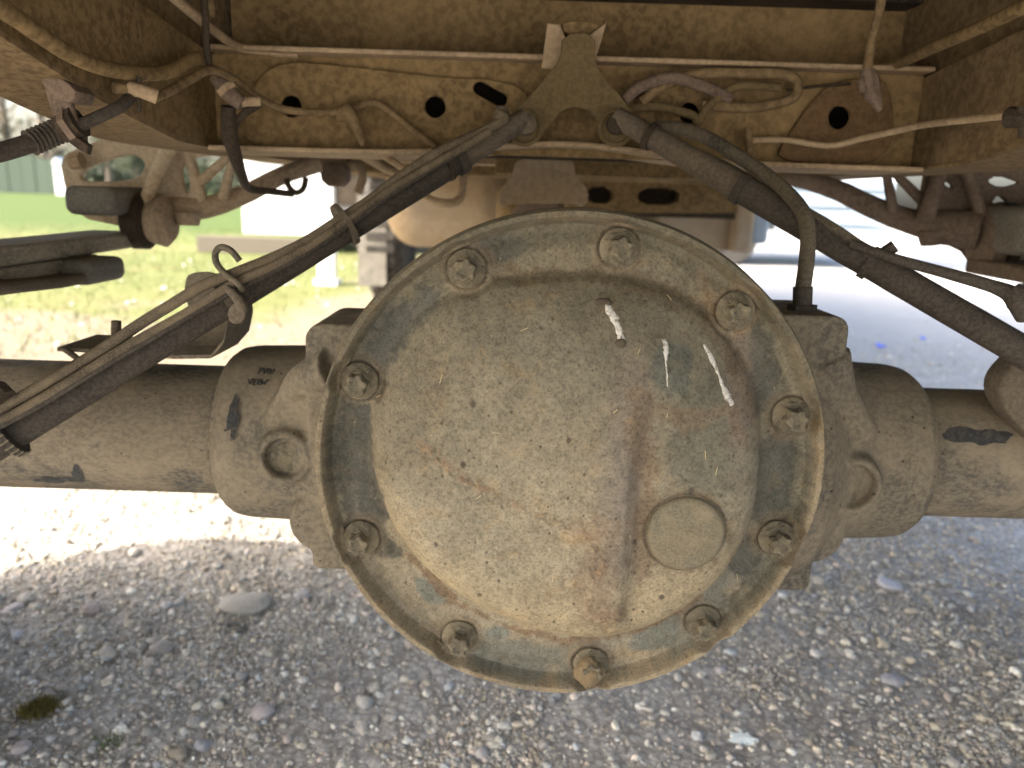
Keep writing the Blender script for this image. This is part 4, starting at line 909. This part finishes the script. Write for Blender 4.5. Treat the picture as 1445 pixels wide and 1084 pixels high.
tb('clip_plate', [(160, 124, .69), (184, 126, .70)], .0045, M_frame2, clip, smooth=0)
cb = thing('conduit_cable', 'ribbed black conduit cable crossing the sky gap at the left edge', 'cable', U(60, 195, .66))
tb('cable_run', [(-40, 222, .60), (0, 215, .62), (44, 202, .64)], .0075, M_rod, cb)
rbp = []; rbr = []
for k in range(15):
    t_ = k/14; rbp.append((40+t_*42, 203-t_*18, .64+.02*t_)); rbr.append(.0105 if k % 2 else .0078)
tb('conduit_rib', rbp, rbr, M_rod, cb, smooth=0)
tb('cable_tail', [(110, 178, .66), (140, 165, .67), (170, 150, .685), (183, 138, .70), (184, 126, .705)], .0052, M_rod, cb)
hb2 = thing('hanging_bracket', 'dark folded bracket hanging from the left rail gripping the conduit', 'bracket', U(95, 170, .66))
link('bracket_arm', plateXZ([(62, 118), (96, 132), (100, 160), (108, 176), (98, 196), (84, 190), (76, 160)], .655, .006, rounded=1), M_castr, hb2)
tb('cable_gland', [(86, 184, .66), (112, 172, .66)], [.011, .013], M_dark, hb2, smooth=0, n=10)
tb('gland_nut', [(98, 180, .66), (106, 176, .66)], .016, M_castr, hb2, smooth=0, n=6)
link('bracket_foot', plateXZ([(84, 188), (92, 186), (122, 206), (120, 214), (112, 210)], .65, .008, rounded=0), M_dark, hb2)
link('bracket_cap', plateXZ([(58, 110), (72, 104), (104, 126), (102, 140), (92, 142), (66, 126)], .65, .03, rounded=1), M_castr, hb2)

rpipe('fuel_line', [(1060, 198, .95), (1110, 198, .945), (1170, 206, .93), (1215, 196, .91), (1260, 186, .88), (1305, 176, .84), (1375, 168, .77), (1470, 158, .70)], .0036, M_light, 'thin pale pipe running from the crossmember out to the right rail', 'pipe', G1)
rpipe('rail_pipe', [(1250, 94, .96), (1275, 86, .92), (1320, 66, .84), (1380, 40, .76), (1470, -2, .66)], .0062, M_frame, 'thick pipe along the upper right frame rail', 'pipe', G1)
rpipe('loop_hose', [(905, 145, .93), (940, 118, .93), (990, 104, .93), (1060, 103, .93), (1112, 106, .93), (1126, 122, .935), (1115, 140, .935), (1060, 152, .935), (990, 148, .935)], .0058, M_frame2, 'looped hose tucked under the upper crossmember on the right', 'hose', G1)
rpipe('loop_hose', [(878, 158, .93), (925, 150, .93), (975, 162, .93), (985, 172, .93), (1000, 150, .93), (1040, 122, .935), (1100, 124, .935)], .0050, M_brk, 'dark tangled hose just right of the bracket leg', 'hose', G1)
rpipe('loop_hose', [(880, 142, .925), (905, 122, .925), (950, 110, .925), (1000, 125, .93), (1030, 140, .935)], .0068, M_castr, 'thick dark hose stub beside the slot right of the bracket', 'hose', G1)
rpipe('bracket_wire', [(1110, 128, .94), (1150, 122, .945), (1200, 118, .95)], .0018, M_dark, 'very thin dark wire stretched over the right gusset', 'wire', G1)
cb = thing('hanging_cable', 'cable hanging straight down in front of the right gusset', 'cable', U(1225, 150, .86))
tb('cable_drop', [(1245, -10, .85), (1240, 20, .855), (1230, 60, .86), (1224, 100, .86)], [.005, .0045, .0045, .0055], M_frame2, cb)
tb('cable_plug', [(1224, 98, .86), (1226, 115, .86), (1232, 135, .86), (1242, 156, .86)], [.007, .011, .0085, .003], M_castr, cb, smooth=0, n=9)
tb('plug_tab', [(1214, 112, .855), (1219, 130, .855)], .004, M_castr, cb, smooth=0)
cl = thing('pipe_clip', 'dark pipe clip on the right rail at the right edge of the photo', 'clip', U(1440, 165, .70))
tb('clip_body', [(1422, 166, .715), (1450, 166, .70)], .009, M_dark, cl, smooth=0, n=8)
tb('clip_pin', [(1442, 150, .70), (1444, 195, .70)], .004, M_dark, cl, smooth=0)
rpipe('pipe_bracket', [(1055, 180, .94), (1058, 215, .94)], .0045, M_frame2, 'small upright bracket on the crossmember where the thin pipe starts', 'bracket')
# knotted cable clamp on the crossmember
rpipe('cable_knot', [(478, 168, .925), (490, 158, .92), (500, 172, .92), (508, 190, .925), (512, 205, .93)], [.004, .009, .0075, .006, .003], M_frame2, 'clump of taped cable on the left part of the drilled crossmember', 'cable')
lp = rpipe('wire_loop', [(700, 160, .90), (704, 152, .90), (712, 153, .90), (716, 162, .90), (713, 173, .90), (704, 174, .90), (700, 166, .90)], .002, M_rodl, 'small wire loop beside the left rod eye', 'wire')

# ------------------------------------------------------------------ spring hangers and springs
YH = 1.16
hl = thing('spring_hanger', 'pale dusty cast spring hanger with triangular windows, left, sunlight painted into its colour', 'spring hanger', U(150, 330, YH), 'cast spring hangers below the frame rails')
Lo = [(86, 226), (104, 214), (138, 201), (173, 190), (207, 194), (239, 203), (264, 206), (268, 230), (276, 262), (284, 284), (280, 306), (240, 314), (222, 338), (200, 338), (186, 320), (104, 303), (93, 262)]
Lh = [HP([(110, 240), (140, 226), (166, 218), (190, 214), (207, 228), (206, 242), (190, 258), (110, 260)], YH, 2), HP([(250, 246), (258, 222), (262, 222), (272, 270), (262, 280)], YH, 1)]
link('hanger_plate', plateXZ(Lo, YH, .012, holes=Lh, rounded=1, bevel=.003), M_cast_lit, hl)
mb = MB(); a, b = U(114, 262, 1.10), U(186, 304, 1.10); mb.box((a.x, 1.05, b.z), (b.x, 1.20, a.z)); o = link('spring_block', mb.mesh(), M_grey, hl); bv = o.modifiers.new('b', 'BEVEL'); bv.width = .012; bv.segments = 4
tb('hanger_rib', [(241, 206, 1.135), (222, 245, 1.13), (203, 290, 1.12)], [.012, .010, .009], M_cast_lit, hl, n=14)
tb('hanger_arm', [(205, 300, 1.15), (250, 296, 1.16), (294, 292, 1.17), (346, 274, 1.19), (400, 247, 1.22), (450, 232, 1.25)], [.020, .018, .016, .0145, .0135, .013], M_castm, hl, n=18)
for q_ in (((263, 205), (287, 284)), ((322, 222), (281, 258)), ((328, 228), (314, 282))): tb('hanger_strut', [(*q_[0], YH), (*q_[1], YH)], [.0065, .0075], M_cast_lit, hl, smooth=0)
tb('hanger_strut', [(272, 216, YH), (300, 213, YH), (330, 218, YH)], .007, M_cast_lit, hl)
tb('hanger_boss', [(265, 300, 1.15), (266, 318, 1.15)], [.02, .015], M_castm, hl, smooth=0, n=16)
mb = MB(); a = U(196, 312, 1.13); mb.lathe((a.x-.012, 1.13, a.z), (1, 0, 0), [(0, .036), (.004, .040), (.024, .040), (.03, .034)], 32); link('rubber_bush', mb.mesh(), M_dark, hl)
mb = MB(); mb.lathe((a.x+.018, 1.13, a.z), (1, 0, 0), [(0, .03), (.02, .036), (.03, .026)], 32); link('bush_cap', mb.mesh(), M_castm, hl)
tb('hanger_hook', [(404, 252, 1.2), (408, 264, 1.2), (418, 272, 1.2), (428, 266, 1.2), (432, 250, 1.2)], .0045, M_dark, hl)
tb('hanger_lug', [(100, 228, 1.13), (116, 226, 1.13)], .012, M_light, hl, smooth=0, n=6)
hr = thing('spring_hanger', 'dark brown cast spring hanger with triangular windows, right', 'spring hanger', U(1360, 340, YH), 'cast spring hangers below the frame rails')
Ro = [(1312, 232), (1470, 205), (1500, 380), (1443, 376), (1376, 372), (1357, 347), (1310, 340), (1296, 320), (1304, 280)]
Rh = [HP([(1320, 254), (1348, 254), (1348, 274)], YH, 1), HP([(1388, 256), (1410, 243), (1452, 258), (1412, 269)], YH, 1), HP([(1394, 291), (1410, 269), (1434, 291)], YH, 1), HP([(1422, 219), (1450, 213), (1480, 226), (1440, 230)], YH, 1)]
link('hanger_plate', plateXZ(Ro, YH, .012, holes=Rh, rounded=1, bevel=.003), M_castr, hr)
tb('hanger_arm', [(1110, 248, 1.22), (1150, 258, 1.2), (1185, 270, 1.19), (1230, 292, 1.18), (1280, 311, 1.17), (1330, 320, 1.15), (1380, 325, 1.13)], [.013, .014, .015, .016, .018, .024, .03], M_castr, hr, n=18)
for q_ in (((1250, 242), (1261, 300)), ((1258, 240), (1306, 288)), ((1322, 236), (1306, 306))): tb('hanger_strut', [(*q_[0], YH), (*q_[1], YH)], [.006, .008], M_castr, hr, smooth=0)
tb('hanger_rib', [(1330, 236, 1.14), (1318, 270, 1.135), (1305, 312, 1.13)], [.008, .011, .013], M_castr, hr, n=12)
tb('hanger_rib', [(1360, 232, 1.135), (1374, 270, 1.13), (1386, 310, 1.12)], [.008, .009, .008], M_castr, hr, n=12)
tb('hanger_boss', [(1314, 325, 1.15), (1314, 346, 1.15)], [.02, .014], M_castr, hr, smooth=0, n=16)
mb = MB(); a = U(1392, 335, 1.12); mb.lathe((a.x-.014, 1.12, a.z), (1, 0, 0), [(0, .028), (.008, .044), (.022, .048), (.03, .042)], 32); link('bush_cap', mb.mesh(), M_castr, hr)
mb = MB(); mb.lathe((a.x+.012, 1.12, a.z), (1, 0, 0), [(0, .05), (.014, .05)], 32); link('rubber_bush', mb.mesh(), M_dark, hr)
mb = MB(); a = U(1402, 290, 1.10); mb.box((a.x, 1.03, a.z-.065), (a.x+.10, 1.2, a.z)); o = link('spring_block', mb.mesh(), M_grey, hr); bv = o.modifiers.new('b', 'BEVEL'); bv.width = .012; bv.segments = 4
def leaf(name, pts, w_, th, mat, parent):
    vs = []; n = len(pts)
    for (X, Y, Z) in pts: vs += [(X-w_/2, Y, Z), (X+w_/2, Y, Z), (X+w_/2, Y, Z-th), (X-w_/2, Y, Z-th)]
    fs = [(0, 1, 2, 3), ((n-1)*4+3, (n-1)*4+2, (n-1)*4+1, (n-1)*4)]
    for k in range(n-1):
        a = k*4; b = a+4; fs += [(a, b, b+1, a+1), (a+1, b+1, b+2, a+2), (a+2, b+2, b+3, a+3), (a+3, b+3, b, a)]
    mb = MB(); mb.add(vs, fs); o = link(name, mb.mesh(), mat, parent, mods='bevel'); o.modifiers['b'].width = .004; return o
for s, XC, lab in ((-1, -.585, 'grimy leaf spring running out of the picture at the left'), (1, .695, 'brown leaf spring at the right edge under the hanger')):
    sp_ = thing('leaf_spring', lab, 'leaf spring', (XC, .8, .66), 'leaf springs above the axle')
    y_ = np.linspace(-.1, 1.14, 16); zc = lambda y: .716-.006-.028*((y-.55)/.6)**2*0-.02*(1-abs(y-.8)/.4 if abs(y-.8) < .4 else 0)*0
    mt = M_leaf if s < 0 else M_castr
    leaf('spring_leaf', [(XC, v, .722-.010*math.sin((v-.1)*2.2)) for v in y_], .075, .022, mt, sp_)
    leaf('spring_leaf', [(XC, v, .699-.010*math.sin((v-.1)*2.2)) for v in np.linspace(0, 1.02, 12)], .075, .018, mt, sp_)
hp = thing('helper_spring', 'grey helper spring leaf with a square rubber pad end, left edge', 'helper spring', (-.56, .92, .62))
a, b = U(62, 362, .97), U(154, 406, .97); mb = MB(); mb.box((a.x, .93, b.z+.006), (b.x, 1.02, a.z)); o = link('rubber_pad', mb.mesh(), M_grey, hp); bv = o.modifiers.new('b', 'BEVEL'); bv.width = .010; bv.segments = 3
leaf('helper_leaf', [U(-150, 412, .62), U(-60, 402, .72), U(0, 396, .80), U(60, 391, .88), U(104, 384, .95)], .05, .012, M_rodl, hp)

# ------------------------------------------------------------------ tanks, wheels further under the truck
def soft(o, w_, seg=5): b_ = o.modifiers.new('b', 'BEVEL'); b_.width = w_; b_.segments = seg; return o
tk = thing('fuel_tank', 'pale tan tank with rounded bottom under the middle of the truck', 'tank', U(625, 356, 3.0))
a, b = U(538, 240, 3.0), U(722, 356, 3.0); mb = MB(); mb.box((a.x, 3.0, b.z), (b.x, 4.0, a.z+.1)); o = link('tank_shell', mb.mesh(), M_tank, tk); soft(o, .13, 10)
for o in tk.children: o.data.polygons.foreach_set('use_smooth', np.ones(len(o.data.polygons), bool))
gb = thing('gearbox', 'brown dusty gearbox lump seen over the top of the round cover', 'gearbox', U(830, 330, 2.4))
a, b = U(700, 276, 2.4), U(935, 345, 2.4); mb = MB(); mb.box((a.x, 2.4, b.z), (b.x, 2.9, a.z+.05)); soft(link('gearbox_case', mb.mesh(), M_frame, gb), .05)
a, b = U(838, 282, 2.35), U(905, 330, 2.35); mb = MB(); mb.box((a.x, 2.35, b.z), (b.x, 2.41, a.z)); soft(link('gearbox_cover', mb.mesh(), M_castr, gb), .02)
tb('output_flange', [(760, 318, 2.42), (760, 318, 2.28)], [.09, .08], M_castr, gb, smooth=0, n=24)
bx = thing('battery_box', 'whitish tan box with end flange behind the right of the round cover', 'box', U(980, 356, 2.9))
a, b = U(925, 286, 2.9), U(1040, 354, 2.9); mb = MB(); mb.box((a.x, 2.9, b.z), (b.x, 3.5, a.z)); link('box_body', mb.mesh(), M_tank, bx, mods='bevel')
a, b = U(1040, 280, 2.85), U(1062, 357, 2.85); mb = MB(); mb.box((a.x, 2.85, b.z), (b.x, 3.52, a.z)); soft(link('box_flange', mb.mesh(), M_tank, bx), .02)
a, b = U(1062, 285, 2.9), U(1084, 345, 2.9); mb = MB(); mb.box((a.x+.003, 2.9, b.z), (b.x, 3.4, a.z)); soft(link('box_step', mb.mesh(), M_blue, bx), .02)
def wheel(name, X0, X1, Y, R_, par):
    w_ = X1-X0; mb = MB(); mb.lathe((X0, Y, R_), (1, 0, 0), [(.02, R_*.56), (0, R_*.62), (0, R_*.88), (.03, R_*.97), (.05, R_), (w_-.05, R_), (w_-.03, R_*.97), (w_, R_*.88), (w_, R_*.62), (w_-.02, R_*.56)], 64)
    for k in range(36):
        a_ = 2*math.pi*k/36; c = Vector(((X0+X1)/2, Y+math.cos(a_)*(R_+.004), R_+math.sin(a_)*(R_+.004)))
        mb.obox(c, (w_*.36, 0, 0), (0, -math.sin(a_)*.022, math.cos(a_)*.022), (0, math.cos(a_)*.008, math.sin(a_)*.008))
    t_ = link(name, mb.mesh(), M_tyre, par)
    mb = MB(); mb.lathe((X0+.03, Y, R_), (1, 0, 0), [(0, R_*.55), (w_*.4, R_*.5), (w_*.42, .02)], 40); link('rim', mb.mesh(), M_tank, t_)
fa_ = thing('front_axle', 'dark front axle beam with the truck front wheels, far forward left of the cover', 'axle', (.055, 5.7, .5))
tb('axle_beam', [(540, 330, 5.7), (900, 340, 5.7)], .06, M_dark, fa_, smooth=0)
wheel('wheel', -1.04, -.78, 5.7, .50, fa_)
wheel('wheel', .89, 1.15, 5.7, .50, fa_)
wheel('wheel', -1.36, -1.00, .80, .53, axle)
wheel('wheel', 1.11, 1.47, .80, .53, axle)
mf = MB(); a, b = U(505, 340, 5.2), U(545, 404, 5.2); mf.box((a.x, 5.2, b.z), (b.x, 5.22, a.z+.3)); tag(link('mud_flap', mf.mesh(), M_grey), 'grey mud flap hanging beside the front left wheel', 'mud flap')

# ------------------------------------------------------------------ background
van = thing('white_coach', 'long white vehicle with pale blue ribbed skirt parked ahead of the truck', 'vehicle', (0, 10, 0))
yv = 10.0; zb0 = .45
def vbox(name, x0, x1, z0, z1, y0, y1, mat, p=van, bev=True): mb = MB(); mb.box((x0, y0, z0), (x1, y1, z1)); return link(name, mb.mesh(), mat, p, mods='bevel' if bev else None)
xa, xb = U(330, 300, yv).x, U(1262, 300, yv).x
vbox('body', xa, xb, 1.10, 2.8, yv, yv+2.3, M_white)
xm = U(1100, 300, yv).x; hh = (1.10-zb0)/6
for k in range(6): vbox('skirt_panel', xm, xb-.05, zb0+k*hh+.006, zb0+(k+1)*hh-.008, yv-.01-(k % 2)*.03, yv+2.2, M_blue)
vbox('skirt', xa+.1, U(470, 300, yv).x, .22, 1.097, yv+.02, yv+2.2, M_white)
vbox('sill', xa+1.2, xm-.02, .6, 1.097, yv+.05, yv+2.1, M_dark)
for k in range(6):
    x0 = xa+.4+k*1.3; vbox('window', x0, x0+1.1, 1.3, 2.1, yv-.02, yv-.001, M_glass)
for xx in (xa+1.75, xb-2.0):
    mb = MB(); mb.lathe((xx, yv+.1, .36), (0, 1, 0), [(0, .2), (0, .34), (.03, .36), (.2, .36), (.22, .2)], 40); link('wheel', mb.mesh(), M_tyre, van)
# white post-like leg and a low strip standing in for a vehicle base, on the left
pt = thing('white_post', 'bright white upright post in the sun left of the tank', 'post', (U(455, 330, 6.5).x, 6.5, 0))
a, b = U(444, 255, 6.5), U(470, 340, 6.5); mb = MB(); mb.box((a.x, 6.5, 0), (b.x, 6.62, a.z)); link('post_shaft', mb.mesh(), M_white, pt, mods='bevel')
mb = MB(); mb.box((a.x-.03, 6.47, 0), (b.x+.03, 6.65, .05)); link('post_base', mb.mesh(), M_white, pt, mods='bevel')
lw = tag(link('vehicle_base_strip', (lambda m_: m_.mesh())(MB().box((U(280, 310, 9.6).x, 9.5, 0), (U(436, 310, 9.6).x, 9.6, .2))), plain('brown_base_strip', (.14, .12, .095), .9), mods='bevel'), 'low brownish strip standing in for a vehicle base behind the left hanger', 'stand-in strip')

# far hedge, fence and trees on the left
M_hedge = plain('hedge_leaf', (.085, .10, .06), .8); M_bark = plain('bark', (.16, .13, .10), .9); M_twig = plain('pale_twig', (.22, .19, .10), .9)
fence = thing('board_fence', 'bluish green board fence beyond the bright lawn at far left', 'fence', (-32, 52, 0))
M_fence = plain('bluish_green_boards', (.06, .085, .062), .8)
for k in range(20):
    x0 = -47+k*.9; mb = MB(); mb.box((x0, 52+.03*(k % 2), 0), (x0+.86, 52.06+.03*(k % 2), 2.3+.12*math.sin(k*1.7))); link('board', mb.mesh(), M_fence, fence, smooth=False)
for k in range(7):
    mb = MB(); mb.box((-47+k*2.7, 52.1, 0), (-46.88+k*2.7, 52.25, 2.5)); link('fence_post', mb.mesh(), M_bark, fence, smooth=False)
hw = tag(link('glare_block', MB().box((U(74, 226, 50).x, 50, 0), (U(84, 200, 50).x, 52-.2, 1.9)).mesh(), M_white), 'small white block standing in for a glare spot in front of the far fence', 'glare block')  # white block added in place of a bright glare spot
mb = MB(); xx0, xx1 = U(73, 226, 50).x, U(85, 226, 50).x; mb.add([(xx0, 49.9, 1.91), (xx1, 49.9, 1.91), (xx1, 51.9, 1.91), (xx0, 51.9, 1.91), ((xx0+xx1)/2, 49.9, 2.3), ((xx0+xx1)/2, 51.9, 2.3)], [(0, 1, 4), (2, 3, 5), (0, 4, 5, 3), (1, 2, 5, 4), (0, 3, 2, 1)]); 
ob_ = link('glare_block_top', mb.mesh(), M_white, hw)
def tree(X, Y, h_, sd_, lab, leafy):
    rs = np.random.default_rng(sd_); t_ = thing('tree', lab, 'tree', (X, Y, 0), 'trees beyond the far fence'); mb = MB()
    mb.tube([(X, Y, 0), (X+.1, Y, h_*.35), (X-.1, Y+.1, h_*.7), (X, Y, h_*.95)], [h_*.03, h_*.022, h_*.012, h_*.003], 8)
    tips = []
    for k in range(46):
        z0 = h_*rs.uniform(.2, .85); a_ = rs.uniform(0, 6.28); l_ = h_*rs.uniform(.15, .33)*(1.15-z0/h_); q = Vector((X+math.cos(a_)*l_, Y+math.sin(a_)*l_, z0+l_*.8))
        mb.tube([(X, Y, z0), ((X+q.x)/2, (Y+q.y)/2, z0+l_*.25), q], [h_*.008, h_*.005, h_*.001], 5, 2); tips.append((Vector((X, Y, z0)), q))
    link('trunk', mb.mesh(), M_bark, t_)
    V, n = [], 5200
    for k in range(n):
        a, b = tips[rs.integers(len(tips))]; c = a.lerp(b, rs.uniform(.45, 1.15)); c = c+Vector(rs.normal(0, h_*.045, 3)); s = .09 if leafy else .05
        d1, d2 = Vector(rs.normal(0, s, 3)), Vector(rs.normal(0, s, 3)); 
        if not leafy: d1 = d1*3; d2 = d2*.25
        V += [c, c+d1, c+d2]
    me = bpy.data.meshes.new('crown'); fast_mesh(me, np.array([v[:] for v in V]), np.arange(n*3).reshape(-1, 3), False); link('crown', me, M_hedge if leafy else M_twig, t_, smooth=False)
TL = ['bare twiggy tree nearest the left edge beyond the fence', 'tall bare tree behind the conduit cable', 'bare spreading tree seen just left of the spring hanger', 'leafy dark green tree over the fence', 'bare tree seen above the cast hanger', 'thin leafy tree behind the hanger window', 'small bare tree far left out of line']
for i, (X, Y, h_, lf) in enumerate([(-43, 57, 12, 0), (-38.5, 60, 13, 0), (-34, 57, 11, 0), (-41, 55, 5, 1), (-30, 58, 9, 0), (-27, 56, 5.5, 1), (-47, 60, 11, 0)]): tree(X, Y, h_, 40+i, TL[i], lf)
n = 16000; x = rng.uniform(-62, 10, n); z = rng.gamma(2, .9, n)*.9; y = rng.uniform(63, 67, n); d = rng.normal(0, .22, (n, 3, 3)); V = (np.stack([x, y, np.clip(z, 0, 5.5)], 1)[:, None]+d).reshape(-1, 3)
me = bpy.data.meshes.new('far_hedge'); fast_mesh(me, V, np.arange(n*3).reshape(-1, 3), False); o = bpy.data.objects.new('far_hedge', me); C.objects.link(o); me.materials.append(M_hedge); o['kind'] = 'stuff'
tag(o, 'dense far hedge closing off the lawn', 'hedge')
print('tris', sum(len(o.data.polygons) for o in sc.objects if o.type == 'MESH'))
